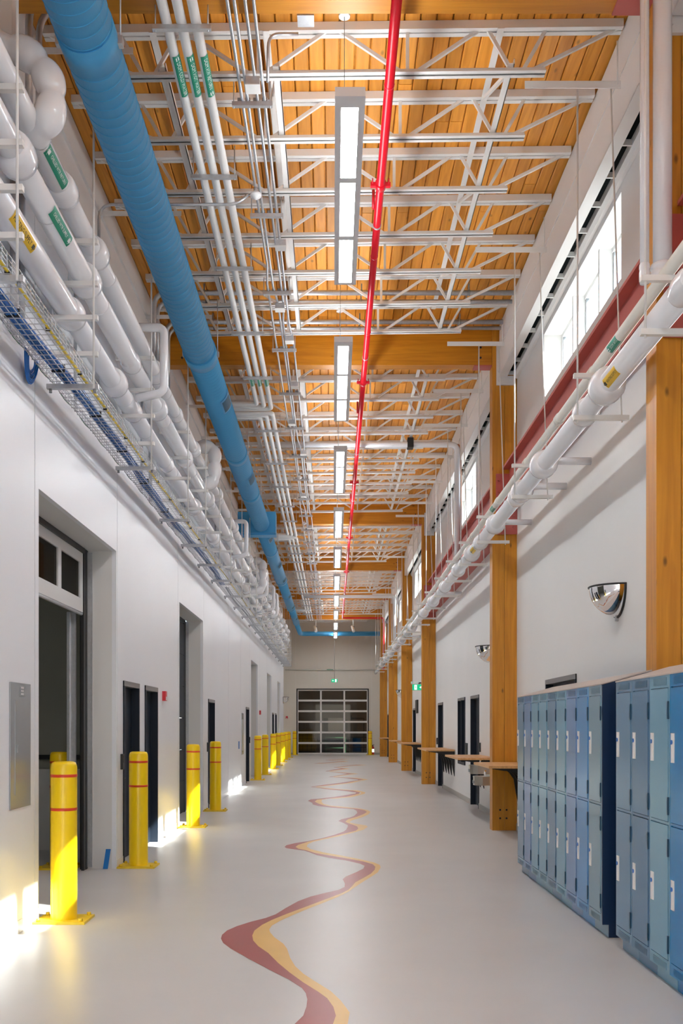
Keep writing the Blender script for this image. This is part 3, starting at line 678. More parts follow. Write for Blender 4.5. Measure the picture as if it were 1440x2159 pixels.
for k, (y, pts) in enumerate([(6.95, [(-2.72,6.95,6.42),(-2.12,6.95,6.36),(-1.95,6.95,6.10),(-2.00,6.95,5.84),(-2.12,7.05,5.84)]),
                             (16.1, [(-2.66,16.1,6.16),(-1.92,16.1,6.16),(-1.92,16.1,5.60),(-2.15,16.1,5.50)]),
                             (26.9, [(-2.66,26.9,6.1),(-1.90,26.9,6.1),(-1.90,26.9,5.32),(-2.28,26.9,5.24)])]):
    obj('jacketed_elbow', sweep_bulge(pts, .078, .034, .235), 'pipe_white', PT[2-k])
for k in range(6):
    y = 34.1+k*2.2
    obj('wrapped_valve', MB().sphere((-2.09,y,5.905), .15, 14, 9, (.95,1.3,1)), 'pipe_white', PT[2])
    obj('wrapped_valve', MB().sphere((-2.10,y+.42,5.545), .128, 12, 8, (1,1.3,1)), 'pipe_white', PT[1])
o = obj('steel_post', MB().box(-2.49,-2.365,7.30,7.42,LEDGE+.03,ZD-.05), 'edge_white', None, (-2.43,7.36,LEDGE)); tag(o, 'white square steel post above the left wall by the nearest beam', 'post')

# ------------------------------------------------------------------ right wall pipes
R1X, R1Z, R2X, R2Z = 2.375, 4.848, 2.325, 4.515
rs = [6.98, 8.92, 12.0, 14.95, 17.05, 19.0, 21.2, 23.4, 25.6, 27.2, 29.4, 31.6, 33.8, 37, 39.2, 41.4, 43.4, 46, 48.5, 51]
t1 = thing('small_right_pipe', 'cream pipe along the right wall, upper and thinner of the two', 'pipe', (R1X, 8, R1Z))
obj('pipe', MB().tube([(R1X,3.5,R1Z),(R1X,54.5,R1Z)], .048, 16), 'pipe_cream', t1)
for y in (8.85,10.4,12.0,14.2,16.8,18.9):
    y = clear(y, rs, .12); obj('coupling', MB().tube([(R1X,y-.05,R1Z),(R1X,y+.05,R1Z)], .056, 16), 'pipe_cream', t1)
pipe_tag(t1, R1X, R1Z, .048, 8.30, -2.35, .26, .075, 'DOM WTR', 'tag_green', 'tag_white', flip=True, far=True, size=.038)
pipe_tag(t1, R1X, R1Z, .048, 14.6, -2.35, .26, .075, 'DOM WTR', 'tag_green', 'tag_white', flip=True, far=True, size=.038)
t2 = thing('large_right_pipe', 'fat glossy white insulated pipe along the right wall with bulging covers', 'pipe', (R2X, 8, R2Z))
obj('pipe', MB().tube([(R2X,3.5,R2Z),(R2X,54,R2Z)], .092, 24), 'pipe_white', t2)
for y, R in ((6.5,.105),(8.42,.15),(8.9,.12),(10.95,.15),(11.9,.135),(12.5,.12),(14.2,.14),(15.6,.12),(16.6,.14),(18.4,.13),(20.6,.13),(23,.14),(25.4,.13),(29,.14),(31,.13),(33.5,.14),(36.5,.15),(40,.14),(43,.14),(47,.14)):
    y = clear(y, rs)
    obj('fitting_cover', MB().tube([(R2X,y-.13,R2Z),(R2X,y-.12,R2Z),(R2X,y-.05,R2Z),(R2X,y+.04,R2Z),(R2X,y+.12,R2Z),(R2X,y+.13,R2Z)], [.092,R*.88,R,R,R*.88,.092], 24), 'pipe_white', t2)
pipe_tag(t2, R2X, R2Z, .0925, 8.05, -2.45, .34, .085, 'HEATING SUPPLY', 'tag_yellow', 'tag_black', flip=True, far=True, size=.034)
pipe_tag(t2, R2X, R2Z, .0925, 16.0, -2.45, .34, .085, 'HEATING SUPPLY', 'tag_yellow', 'tag_black', flip=True, far=True, size=.034)
for k, y in enumerate((11.0,12.15,14.3,22.0,32.5)):
    o = obj('wall_stub', MB().cyl((R2X+.10,y,R2Z+.05),(XR,y,R2Z+.05),.042,14), 'pipe_white', None, (R2X+.1,y,R2Z)); tag(o, f'short white branch pipe running into the right wall, {nth(k)} from the front', 'pipe', 'right wall branch stubs')
for k, y in enumerate(rs):
    t = thing('pipe_trapeze', f'long white rod trapeze holding the right wall pipes, {nth(k)} from the front', 'hanger', (2.2, y, 4.38), 'right wall pipe trapezes')
    obj('upper_strut', MB().box(2.165, 2.47, y-.022, y+.022, 4.757, 4.797), 'steel_white', t)
    obj('lower_strut', MB().box(2.165, 2.66, y-.022, y+.022, 4.378, 4.42), 'steel_white', t)
    obj('rod', MB().cyl((2.2,y,4.36),(2.2,y,ZC),.009,8), 'steel_white', t)
    obj('rod', MB().cyl((2.60,y,4.36),(2.60,y,4.42) if y>27 and k%2 else (2.50,y,ZC),.008,8), 'steel_white', t)
    obj('roof_angle', MB().box(1.72, 2.64, y-.035, y-.027, ZC-.035, ZC+.03), 'steel_white', t)
    obj('roof_rod', MB().cyl((2.55,y-.03,ZC),(2.55,y-.03,ZD-.06),.008,8), 'steel_white', t)
for k, (x, r) in enumerate(((2.320,.034),(2.453,.069))):
    t = thing('riser_pipe', f'glossy white vertical riser pipe before the nearest column, the {("thin","thick")[k]} one', 'pipe', (x, 7.38, 4.95), 'risers at the nearest column')
    obj('pipe', MB().cyl((x,7.38,4.96),(x,7.38,7.84),r,24), 'pipe_white', t)
    q = .006 if k == 0 else .02
    obj('flange', MB().lathe([(r,.10),(r+q*.8,.09),(r+q,.06),(r+q*.4,.05),(r+q,.03),(r+q,-.02),(r,-.05),(.0,-.055)], (x,7.38,4.97), 24), 'pipe_white', t)
# crossing pipes with drops at the right
for k, (y, r, z, lab) in enumerate([(20.0,.058,CH+5.668,'white pipe crossing the ceiling and dropping down the right wall, nearer of two'),(40.3,.075,CH+5.25,'white pipe crossing the ceiling and dropping down the right wall, farther of two')]):
    t = thing('cross_pipe', lab, 'pipe', (0, y, z), 'crossing drain pipes')
    obj('pipe', MB().tube(fillet([(-1.2,y,z),(2.505,y,z),(2.505,y,4.68)],.14,8), r, 18), 'pipe_white', t)
    if k == 0: obj('hanger', MB().box(1.5,1.62,y-.10,y+.12,z-.07,z+.12), 'black_metal', t)
o = obj('copper_pipe', MB().tube(fillet([(-1.2,20.2,CH+5.72),(2.598,20.2,CH+5.72),(2.598,20.2,4.7)],.10,8), .026, 12), 'copper', None, (0,20,CH+5.7)); tag(o, 'brown copper pipe running just behind the nearer white crossing pipe', 'pipe')
# red girders
for k, (a, b, gz) in enumerate([(-7.9,7.57,5.08),(7.87,15.38,5.08),(15.69,27.57,4.78)]):
    t = thing('steel_girder', f'rust-red steel girder along the right wall under the windows, {("nearest","middle","farthest")[k]} one', 'girder', (2.75, (a+b)/2, 4.62), 'red steel girders')
    obj('web', MB().box(2.735, 2.755, a, b, gz+.03, 5.60), 'girder_red', t)
    obj('flange', MB().box(2.63, 2.86, a, b, 5.60, 5.635), 'girder_red', t); obj('flange', MB().box(2.63, 2.86, a, b, gz, gz+.03), 'girder_red', t)
    p = obj('end_plate', MB().box(2.53, 2.86, b, b+.02, 4.60, 5.54), 'girder_red', t)
    for z in (4.72,4.90,5.08,5.26,5.44):
        for x in (2.575, 2.80): obj('bolt', MB().cyl((x,b-.03,z),(x,b,z),.02,8), 'girder_red', p)

# ------------------------------------------------------------------ windows
for k, (a, b) in enumerate(WIN):
    t = sempty(f'window_{k+1}', (XR+.16, (a+b)/2, WZ0), f'clerestory window in the right wall, {nth(k)} from the front')
    xo = XR+.24; n = 3
    obj('window_frame', MB().box(xo, xo+.06, a, b, WZ0, WZ0+.05).box(xo, xo+.06, a, b, WZ1-.05, WZ1).box(xo, xo+.06, a, a+.05, WZ0+.05, WZ1-.05).box(xo, xo+.06, b-.05, b, WZ0+.05, WZ1-.05), 'white_plastic', t)
    for j in range(1, n):
        y = a+(b-a)*j/n; obj('mullion', MB().box(XR+.10, xo+.06, y-.025, y+.025, WZ0, WZ1), 'white_plastic', t)
    for j in range(n):
        ya, yb = a+(b-a)*j/n+.03, a+(b-a)*(j+1)/n-.03
        obj('pane', MB().box(xo+.025, xo+.033, ya, yb, WZ0+.05, WZ1-.05), 'glass_clear', t)
        fr = .035
        obj('sash', MB().box(xo+.01, xo+.05, ya, ya+fr, WZ0+.05, WZ1-.05).box(xo+.01, xo+.05, yb-fr, yb, WZ0+.05, WZ1-.05), 'panel_grey', t)

# ------------------------------------------------------------------ doors
def door(n, side, a, b, top, lab, double=False):
    X = XL if side < 0 else XR; s = side
    t = sempty(f'door_{n}', (X, (a+b)/2, 0), lab)
    def bx(xa, xb, *r): return MB().box(min(X+s*xa,X+s*xb), max(X+s*xa,X+s*xb), *r)
    mb = MB()
    for (ya, yb, za, zb) in ((a,a+.045,0,top),(b-.045,b,0,top),(a,b,top-.06,top)):
        mb.box(min(X-s*.015,X+s*.14), max(X-s*.015,X+s*.14), ya, yb, za, zb)
    obj('door_frame', MB().box(min(X-s*.015,X+s*.14), max(X-s*.015,X+s*.14), a, a+.045, 0, top).box(min(X-s*.015,X+s*.14), max(X-s*.015,X+s*.14), b-.045, b, 0, top), 'door_navy', t)
    obj('door_head', bx(-.016, .14, a, b, top-.06, top+.001), 'door_frame', t)
    leaves = [(a+.045,b-.045)] if not double else [(a+.045,(a+b)/2-.003),((a+b)/2+.003,b-.045)]
    for ya, yb in leaves:
        l = obj('door_leaf', bx(.085, .13, ya, yb, .01, top-.06), 'door_navy', t)
        obj('handle', MB().cyl((X+s*.085,ya+.07,1.0),(X+s*.03,ya+.07,1.0),.012,8).cyl((X+s*.03,ya+.07,1.0),(X+s*.03,ya+.18,1.0),.01,8), 'stainless', l)
        obj('kick_plate', bx(.08, .085, ya+.03, yb-.03, .03, .22), 'door_navy', l)
dn = 1
for k, (a, b) in enumerate(LDOOR): door(dn, -1, a, b, 2.16, f'dark navy door recessed in the left wall, {nth(k)} from the front'); dn += 1
for k, (a, b) in enumerate(RDOOR): door(dn, 1, a, b, 2.24, f'dark navy door recessed in the right wall, {nth(k)} from the front', k == 0); dn += 1
t = sempty('window_8', (XR, 22.0, .77), 'tall narrow sidelight window in the right wall beside a door')
a, b = SIDEL; m = (a+b)/2
obj('window_frame', MB().box(XR-.015,XR+.12,a,a+.05,.77,2.25).box(XR-.015,XR+.12,b-.05,b,.77,2.25).box(XR-.015,XR+.12,m-.025,m+.025,.77,2.25).box(XR-.015,XR+.12,a,b,.77,.83), 'door_navy', t)
obj('window_head', MB().box(XR-.016,XR+.12,a+.05,m-.025,2.19,2.25).box(XR-.016,XR+.12,m+.025,b-.05,2.19,2.25), 'door_frame', t)
for ya, yb in ((a+.05,m-.025),(m+.025,b-.05)): obj('pane', MB().box(XR+.06,XR+.07,ya,yb,.83,2.19), 'door_navy', t)
# overhead doors on the left
for k, (a, b) in enumerate(OPEN):
    t = sempty(f'door_{dn}', (XL-.34, (a+b)/2, 0), f'overhead door opening in the left wall, {nth(k)} from the front'); dn += 1
    obj('track', MB().box(XL-.40, XL-.325, b-.06, b-.0, 0, HEAD).box(XL-.36, XL-.33, b-.16, b-.06, 0, HEAD), 'black_metal', t)
    obj('jamb_angle', MB().box(XL-.325, XL-.27, b-.012, b-.001, .02, HEAD-.02), 'galvanised', t)
    for z in (.5,1.2,1.9,2.6,3.2): obj('rivet', MB().cyl((XL-.30,b-.02,z),(XL-.30,b-.012,z),.01,8), 'galvanised', t)
    obj('head_seal', MB().box(XL-.40, XL-.31, a, b-.17, HEAD-.06, HEAD-.005), 'black_metal', t)
    if k == 0:
        x = XL-.33-.045; d0, d1 = 8.0, 11.28
        obj('rail', MB().box(x,x+.04,d0,d1-.16,2.90,3.05), 'wall_core', t); obj('rail', MB().box(x,x+.04,d0,d1-.16,3.45,3.56), 'wall_core', t)
        for ya, yb in ((d0,d0+.1),(9.05,9.17),(10.12,10.24),(d1-.28,d1-.16)): obj('stile', MB().box(x,x+.04,ya,yb,3.05,3.45), 'wall_core', t)
        for ya, yb in ((d0+.1,9.05),(9.17,10.12),(10.24,d1-.28)): obj('pane', MB().box(x+.015,x+.022,ya,yb,3.05,3.45), 'glass_smoke', t)
        obj('bottom_seal', MB().cyl((x+.02,d0,2.885),(x+.02,d1-.16,2.885),.02,10), 'galvanised', t)
        obj('vertical_track', MB().box(XL-.47,XL-.41,b-.2,b-.17,0,2.9).box(XL-.50,XL-.47,b-.24,b-.17,0,2.9), 'galvanised', t)
    else:
        x = XL-.33-.05
        for j in range(6): obj('door_section', MB().box(x,x+.045,a-.1,b-.17,.01+j*.59,.01+j*.59+.58), 'door_navy', t)
# glazed door at the end
t = sempty(f'door_{dn}', (0, YE+.1, 0), 'large glazed overhead door closing the far end of the corridor')
W0, W1 = EDX0+.06, EDX1-.06; yd = YE+.08
obj('door_frame', MB().box(EDX0,W0,YE-.01,YE+.2,0,EDZ).box(W1,EDX1,YE-.01,YE+.2,0,EDZ).box(EDX0,EDX1,YE-.01,YE+.2,EDZ-.05,EDZ), 'black_metal', t)
rows = 6; zc = [.05+(EDZ-.12)*i/rows for i in range(rows+1)]; xs = [W0+(W1-W0)*i/3 for i in range(4)]
for i, z in enumerate(zc): obj('rail', MB().box(W0,W1,yd,yd+.05,max(.01,z-.055),min(EDZ-.05,z+.05)), 'edge_white', t)
for i, x in enumerate(xs): obj('stile', MB().box(max(W0,x-.045),min(W1,x+.045),yd+.002,yd+.048,.02,EDZ-.06), 'edge_white', t)
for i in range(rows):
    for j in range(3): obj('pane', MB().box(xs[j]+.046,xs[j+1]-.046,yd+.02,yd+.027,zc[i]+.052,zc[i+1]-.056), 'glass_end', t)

# ------------------------------------------------------------------ bollards
def build_bollard(x, y):
    t = thing('bollard', '', 'bollard', (x, y, 0), 'yellow safety bollards'); r = .1083; h = 1.33
    obj('post', MB().lathe([(r,.02),(r,h-.055),(r*.97,h-.03),(r*.88,h-.008),(r*.7,h),(0,h+.002)], (x,y,0), 32), 'bollard_yellow', t)
    for z in (1.213, .935): obj('band', MB().lathe([(r+.0005,z-.012),(r+.002,z-.011),(r+.002,z+.011),(r+.0005,z+.012)], (x,y,0), 32), 'bollard_band', t)
    p = obj('base_plate', MB().box(x-.215, x+.215, y-.18, y+.18, 0, .02), 'plate_yellow', t)
    for sx in (-.175,.175):
        for sy in (-.14,.14): obj('bolt', MB().cyl((x+sx,y+sy,.02),(x+sx,y+sy,.045),.018,6), 'plate_yellow', p)
    return t
BX = -2.25
blab = ['yellow bollard at the near side of the nearest overhead doorway, largest of all','yellow bollard between the nearest overhead doorway and the first navy door','yellow bollard with a sun patch before the second overhead doorway','yellow bollard at the far side of the second overhead doorway, before a navy door']
b0 = build_bollard(BX, 8.29); b0['label'] = blab[0]
for k, y in enumerate([11.47,15.96,18.98,29.7,32.9,37.3,40.5,44.2,47.5,50.4]):
    dup(b0, (BX, y, 0), blab[k+1] if k < 3 else f'small distant yellow bollard along the left wall, {nth(k-3)} of the far row')
dup(b0, (-2.13, 54.95, 0), 'yellow bollard left of the glazed end door'); dup(b0, (2.06, 55.0, 0), 'yellow bollard right of the glazed end door')
dup(b0, (-3.13, 11.35, 0), 'yellow bollard inside the dim room, half hidden behind the nearest bollard')

# ------------------------------------------------------------------ lockers
LF, LD, LW = 2.07, .39, .386
def build_locker(y, c, lab, grp):
    t = thing('locker', lab, 'locker', (LF+LD/2, y+LW/2, 0), grp); a, b = y+.002, y+LW-.002; m = 'locker_'+c
    obj('body', MB().prism([(LF+.012,.10),(LF+LD,.10),(LF+LD,2.05),(LF+.012,1.945)], 1, a, b), m, t)
    obj('face_frame', MB().box(LF,LF+.012,a,a+.022,.10,1.945).box(LF,LF+.012,b-.022,b,.10,1.945).box(LF,LF+.012,a+.022,b-.022,1.868,1.945).box(LF,LF+.012,a+.022,b-.022,.10,.176).box(LF,LF+.012,a+.022,b-.022,1.018,1.034), m, t)
    obj('sloped_top', MB().prism([(LF-.006,1.945),(LF+LD,2.052),(LF+LD,2.062),(LF-.006,1.953)], 1, a, b), 'locker_top', t)
    obj('plinth', MB().box(LF+.05,LF+LD,a,b,0,.10), m, t)
    for z0, z1 in ((1.884,1.93),(.113,.155)): obj('vent', MB().box(LF-.002,LF,a+.055,b-.075,z0,z1), 'vent_'+c, t)
    for z0, z1 in ((1.034,1.866),(.178,1.016)):
        d = obj('door', MB().box(LF-.004,LF+.010,a+.026,b-.026,z0+.004,z1-.004), m, t)
        zc_ = z0+.46 if z0 > .9 else z0+.42
        h = obj('handle', MB().box(LF-.009,LF-.004,b-.095,b-.040,zc_-.09,zc_+.09), 'steel_white', d)
        obj('recess', MB().box(LF-.0102,LF-.009,b-.062,b-.045,zc_-.082,zc_+.082), 'housing', d)
        obj('lock', MB().cyl((LF-.014,b-.060,zc_+.035),(LF-.009,b-.060,zc_+.035),.014,10), 'cable_blue', d)
        for hz in (z0+.10, z1-.14): obj('hinge', MB().box(LF-.010,LF+.004,a+.012,a+.026,hz-.055,hz+.055), 'locker_hinge', d)
    return t
seq = ['grey','blue','peri','teal','slate','teal','peri','blue','grey']   # from the near end of the far bank backwards
seq = ['grey','blue','peri','teal','slate','teal','teal','peri','slate']
word = {'grey':'grey-blue','blue':'mid blue','peri':'periwinkle blue','teal':'pale teal','slate':'slate blue','slate_dark':'dark slate blue','bright':'bright blue'}
for k, c in enumerate(seq):
    lk = build_locker(7.636+k*LW, c, f'{word[c]} two-tier metal locker, {nth(k)} from the near end of the far bank', 'lockers of the far bank')
    if k == 0: obj('end_panel', MB().prism([(LF,.10),(LF+LD,.10),(LF+LD,2.05),(LF,1.944)], 1, 7.616, 7.634).box(LF+.05,LF+LD,7.62,7.634,0,.10), 'locker_side', lk, label='dark navy side panel')
for k, c in enumerate(['slate','slate_dark','teal','bright','blue','bright']):
    build_locker(7.25-(k+1)*LW, c, f'{word[c]} two-tier metal locker, {nth(k)} from the far end of the near bank', 'lockers of the near bank')

# ------------------------------------------------------------------ standing tables
TB_ = [(13.85,15.36),(17.3,19.3),(23.2,25.6),(31.5,34.0),(36.4,38.8),(44.6,47.2)]
for k, (a, b) in enumerate(TB_):
    t = thing('wall_table', f'wooden standing ledge on black brackets along the right wall, {nth(k)} from the front', 'table', (2.5, (a+b)/2, 1.03), 'wall-mounted standing tables')
    obj('table_top', MB().box(2.18, 2.855, a, b, 1.030, 1.066), 'table_wood', t)
    for j in range(5):
        y = a+.10+(b-a-.2)*j/4
        obj('bracket', MB().prism([(2.24,1.029),(2.24,1.018),(2.40,.995),(2.55,.985),(2.63,.965),(2.71,.91),(2.78,.81),(2.80,.70),(2.815,.60),(2.85,.44),(2.858,.44),(2.858,1.029)], 1, y-.02, y+.02), 'black_metal', t)
# drinking fountain
t = thing('drinking_fountain', 'stainless steel drinking fountain with two bowls under the nearest wall table', 'fountain', (2.6, 16.9, .6))
def bowl(x0, y, z, nm, L=.48, wd=.40, h=.135):
    prof = [(XR-.002,y-wd/2),(x0+.12,y-wd/2),(x0+.04,y-wd/2+.04),(x0,y-wd/2+.12),(x0,y+wd/2-.12),(x0+.04,y+wd/2-.04),(x0+.12,y+wd/2),(XR-.002,y+wd/2)]
    g = obj(nm, MB().prism(prof, 2, z, z+h), 'stainless', t)
    obj('rim', MB().prism([((p[0]-2.6)*1.02+2.6 if p[0]<2.8 else p[0], (p[1]-y)*1.03+y) for p in prof], 2, z+h, z+h+.015), 'stainless', g)
    obj('push_bar', MB().box(x0-.012,x0,y-.08,y+.08,z+.03,z+.08), 'galv_dark', g)
    obj('spout', MB().tube(fillet([(x0+.2,y+.1,z+h+.01),(x0+.2,y+.1,z+h+.09),(x0+.2,y+.02,z+h+.10)],.03),.014,8), 'chrome', g)
bowl(2.36, 17.15, .80, 'bowl'); bowl(2.36, 16.62, .635, 'bowl')
obj('back_box', MB().box(2.66,XR-.002,16.45,17.35,.50,.80), 'stainless', t)

# ------------------------------------------------------------------ convex mirrors
def quarter_dome(k, x, y, z, s, lab, r=.285):
    t = thing('convex_mirror', lab, 'mirror', (x, y, z), 'quarter dome mirrors'); mb = MB(); nu, nv = 16, 10
    vs = [(x-s*r*math.cos(PI/2*0+ (j/nv)*PI/2)*math.sin(PI*i/nu), y+r*1.0*math.cos(PI*i/nu)*math.cos((j/nv)*PI/2), z-r*1.05*math.sin((j/nv)*PI/2)) for j in range(nv+1) for i in range(nu+1)]
    mb.add(vs, [(j*(nu+1)+i, j*(nu+1)+i+1, (j+1)*(nu+1)+i+1, (j+1)*(nu+1)+i) for j in range(nv) for i in range(nu)], True)
    obj('dome', mb, 'chrome', t)
    obj('top_rim', MB().tube([(x-s*(r+.004)*math.sin(PI*i/20), y+(r+.004)*math.cos(PI*i/20), z) for i in range(21)], .009, 6), 'black_metal', t)
    obj('wall_rim', MB().tube([(x-s*.008, y+(r+.004)*math.cos(PI*i/20), z-(r*1.05+.004)*math.sin(PI*i/20)) for i in range(21)], .012, 6), 'black_metal', t)
    obj('clip', MB().box(min(x,x-s*.03),max(x,x-s*.03),y-.015,y+.015,z-r*1.05-.04,z-r*1.05), 'galvanised', t)
quarter_dome(0, XR, 9.95, 3.02, 1, 'shiny quarter dome mirror on the right wall above the lockers')
quarter_dome(1, XR, 17.9, 3.06, 1, 'smaller looking dome mirror on the right wall past the second timber column')
quarter_dome(2, XR, 40.6, 3.08, 1, 'tiny distant dome mirror on the right wall')
quarter_dome(3, XL-.0, 49.2, 3.05, -1, 'tiny dome mirror at the far end of the left wall')

# ------------------------------------------------------------------ wall devices
t = thing('wall_panel_box', 'brushed grey electrical panel on the left wall before the open doorway', 'panel', (XL, 7.8, .98))
obj('cover', MB().box(XL,XL+.012,7.56,8.06,.985,1.965), 'panel_grey', t)
d = obj('door', MB().box(XL+.012,XL+.017,7.66,7.98,1.09,1.83), 'panel_grey', t)
obj('latch', MB().box(XL+.017,XL+.022,7.69,7.71,1.42,1.48), 'galv_dark', d)
sw = obj('switch_plate', MB().box(XL+.012,XL+.016,7.76,7.90,1.86,1.945), 'galv_dark', t)
for z in (1.872,1.897,1.922): obj('switch', MB().box(XL+.016,XL+.019,7.80,7.86,z,z+.014), 'white_plastic', sw)
t = thing('wall_panel_box', 'narrow grey electrical panel far down the left wall', 'panel', (XL, 26.9, .9))
obj('cover', MB().box(XL,XL+.012,26.75,27.25,.85,1.97), 'panel_grey', t); obj('door', MB().box(XL+.012,XL+.017,26.85,27.15,.95,1.8), 'stainless', t)
for k, (x, y, z, lab) in enumerate([(XL,14.4,2.06,'red fire alarm on the left wall past the two navy doors'),(XL,33.3,2.07,'tiny red fire alarm far along the left wall')]):
    t = thing('fire_alarm', lab, 'alarm', (x,y,z), 'left wall fire alarms')
    obj('housing', MB().box(x,x+.05,y-.06,y+.06,z-.07,z+.07), 'alarm_red', t); obj('strobe', MB().box(x+.05,x+.075,y-.035,y+.035,z-.06,z-.01), 'white_plastic', t)
t = thing('fire_alarm', 'red fire alarm on the tan end wall left of the door', 'alarm', (-2.6,YE,2.08))
obj('housing', MB().box(-2.66,-2.54,YE-.05,YE,2.02,2.16), 'alarm_red', t); obj('strobe', MB().box(-2.63,-2.57,YE-.07,YE-.05,2.03,2.07), 'white_plastic', t)
for k, (x, y, s, lab) in enumerate([(XL,11.56,1,'black card reader beside the first left navy door'),(XL,19.45,1,'black card reader beside the third left navy door'),(XL,29.2,1,'black card reader beside the fourth left navy door'),(XR,19.22,-1,'black card reader beside the second right navy door'),(XR,27.1,-1,'black card reader beside the third right navy door')]):
    o = obj('card_reader', MB().box(min(x,x+s*.03),max(x,x+s*.03),y-.04,y+.04,1.12,1.30).box(min(x+s*.03,x+s*.034),max(x+s*.03,x+s*.034),y-.025,y+.025,1.2,1.28), 'black_metal', None, (x,y,1.1)); tag(o, lab, 'card reader')
o = obj('wall_notice', MB().box(XR-.02,XR,21.05,21.3,.98,1.26).box(XR-.025,XR-.02,21.08,21.27,1.02,1.22), 'black_metal', None, (XR,21.2,1.1)); tag(o, 'small black framed holder on the right wall beside the sidelight', 'holder')
o = obj('blue_sign', MB().box(XL,XL+.006,25.9,26.15,1.02,1.22).box(XL+.006,XL+.008,25.92,26.13,1.04,1.20), 'tape_blue', None, (XL,26,1.1)); tag(o, 'small blue sign on the left wall', 'sign')
o = obj('wall_speaker', MB().box(XR-.05,XR,33.2,33.9,2.05,2.5), 'black_metal', None, (XR,33.5,2.1)); tag(o, 'black box mounted on the right wall beyond the third timber column', 'speaker')
o = obj('painters_tape', MB().add([(-2.60,11.2,.01),(-2.545,11.2,.01),(-2.52,11.24,.23),(-2.575,11.24,.23),(-2.60,11.205,.01),(-2.545,11.205,.01),(-2.52,11.245,.23),(-2.575,11.245,.23)], [(0,1,2,3),(7,6,5,4),(0,4,5,1),(1,5,6,2),(2,6,7,3),(3,7,4,0)]), 'tape_blue', None, (-2.57,11.2,0)); tag(o, 'blue tape strip on the far jamb of the nearest doorway', 'tape')
o = obj('leaning_board', MB().add([(-4.4,13.0,.0),(-3.32,13.0,.0),(-3.25,13.25,1.05),(-4.4,13.25,1.05),(-4.4,13.03,.0),(-3.32,13.03,.0),(-3.25,13.28,1.05),(-4.4,13.28,1.05)], [(0,1,2,3),(7,6,5,4),(0,4,5,1),(1,5,6,2),(2,6,7,3),(3,7,4,0)]), 'wall_core', None, (-3.8,13,0)); tag(o, 'pale board leaning on the wall of the dim room', 'board')
# exit signs
def exit_sign(name, cx, y, z, w_, h_, lab, arrow):
    t = thing('exit_sign', lab, 'sign', (cx, y, z))
    obj('sign_box', MB().box(cx-w_/2,cx+w_/2,y,y+.04,z,z+h_), 'sign_green', t)
    s = h_; mx = cx+(-.20 if arrow > 0 else .22)*w_; yy = y-.004
    obj('doorway_symbol', MB().box(mx-.22*s,mx+.22*s,yy,y-.001,z+.08*s,z+.92*s), 'sign_white', t)
    fig = MB().box(mx-.05*s,mx+.05*s,yy-.003,yy,z+.70*s,z+.82*s).bar((mx-.02*s,yy-.002,z+.66*s),(mx+.03*s,yy-.002,z+.42*s),.004,.10*s).bar((mx+.03*s,yy-.002,z+.44*s),(mx-.12*s,yy-.002,z+.18*s),.004,.06*s).bar((mx+.03*s,yy-.002,z+.44*s),(mx+.13*s,yy-.002,z+.28*s),.004,.06*s).bar((mx+.01*s,yy-.002,z+.62*s),(mx+.14*s,yy-.002,z+.52*s),.004,.05*s)
    obj('running_figure', fig, 'sign_green', t)
    ax = cx+(.27 if arrow > 0 else -.24)*w_; d = arrow
    obj('arrow', MB().add([(ax-d*.2*s,yy,z+.43*s),(ax+d*.05*s,yy,z+.43*s),(ax+d*.05*s,yy,z+.57*s),(ax-d*.2*s,yy,z+.57*s)],[(0,1,2,3)]).add([(ax,yy,z+.28*s),(ax+d*.24*s,yy,z+.5*s),(ax,yy,z+.72*s)],[(0,1,2)]), 'sign_white', t)
    return t
t = exit_sign('a', .08, 54.2, CH+(1530-1438.5)*54.2/F, .335, .18, 'green running man exit sign hanging before the glazed end door', -1)
obj('cord', MB().cyl((.08,54.22,CH+(1530-1438.5)*54.2/F+.18),(.08,54.22,ZD-.2),.008,6), 'galv_dark', t)
yx = 29.9; zx = CH+(1530-1455)*yx/F
t = exit_sign('b', 2.56, yx, zx, .33, .17, 'green running man exit sign beside the fourth timber column', 1)
obj('bracket', MB().cyl((2.6,yx+.02,zx+.17),(2.6,yx+.02,zx+.22),.01,6).box(2.58,XR,yx+.01,yx+.03,zx+.2,zx+.22), 'black_metal', t)
t = thing('emergency_light', 'small twin-head emergency light above the right exit sign', 'light', (2.50, yx+.3, zx+.2))
obj('case', MB().box(2.38,2.62,yx+.28,yx+.40,zx+.2,zx+.27), 'white_plastic', t)
for x in (2.41,2.58): obj('lamp_head', MB().cyl((x,yx+.24,zx+.22),(x,yx+.29,zx+.23),.03,10), 'white_plastic', t)
obj('arm', MB().box(2.62,XR,yx+.33,yx+.36,zx+.22,zx+.25), 'black_metal', t)
# fire extinguisher
fx, fy = 2.22, 55.3
t = thing('fire_extinguisher', 'red fire extinguisher on the floor by the right end bollard', 'extinguisher', (fx, fy, 0))
obj('cylinder', MB().lathe([(0,0),(.075,.0),(.08,.02),(.08,.40),(.06,.46),(.03,.49),(.0,.49)], (fx,fy,.0), 16), 'alarm_red', t)
obj('label', MB().lathe([(.0805,.15),(.0815,.16),(.0815,.32),(.0805,.33)], (fx,fy,0), 16), 'sign_white', t)
obj('valve', MB().box(fx-.03,fx+.03,fy-.02,fy+.02,.49,.54).box(fx-.03,fx+.09,fy-.012,fy+.012,.54,.565), 'black_metal', t)
obj('hose', MB().tube(fillet([(fx-.03,fy,.51),(fx-.10,fy,.48),(fx-.10,fy,.2)],.04),.012,6), 'black_metal', t)
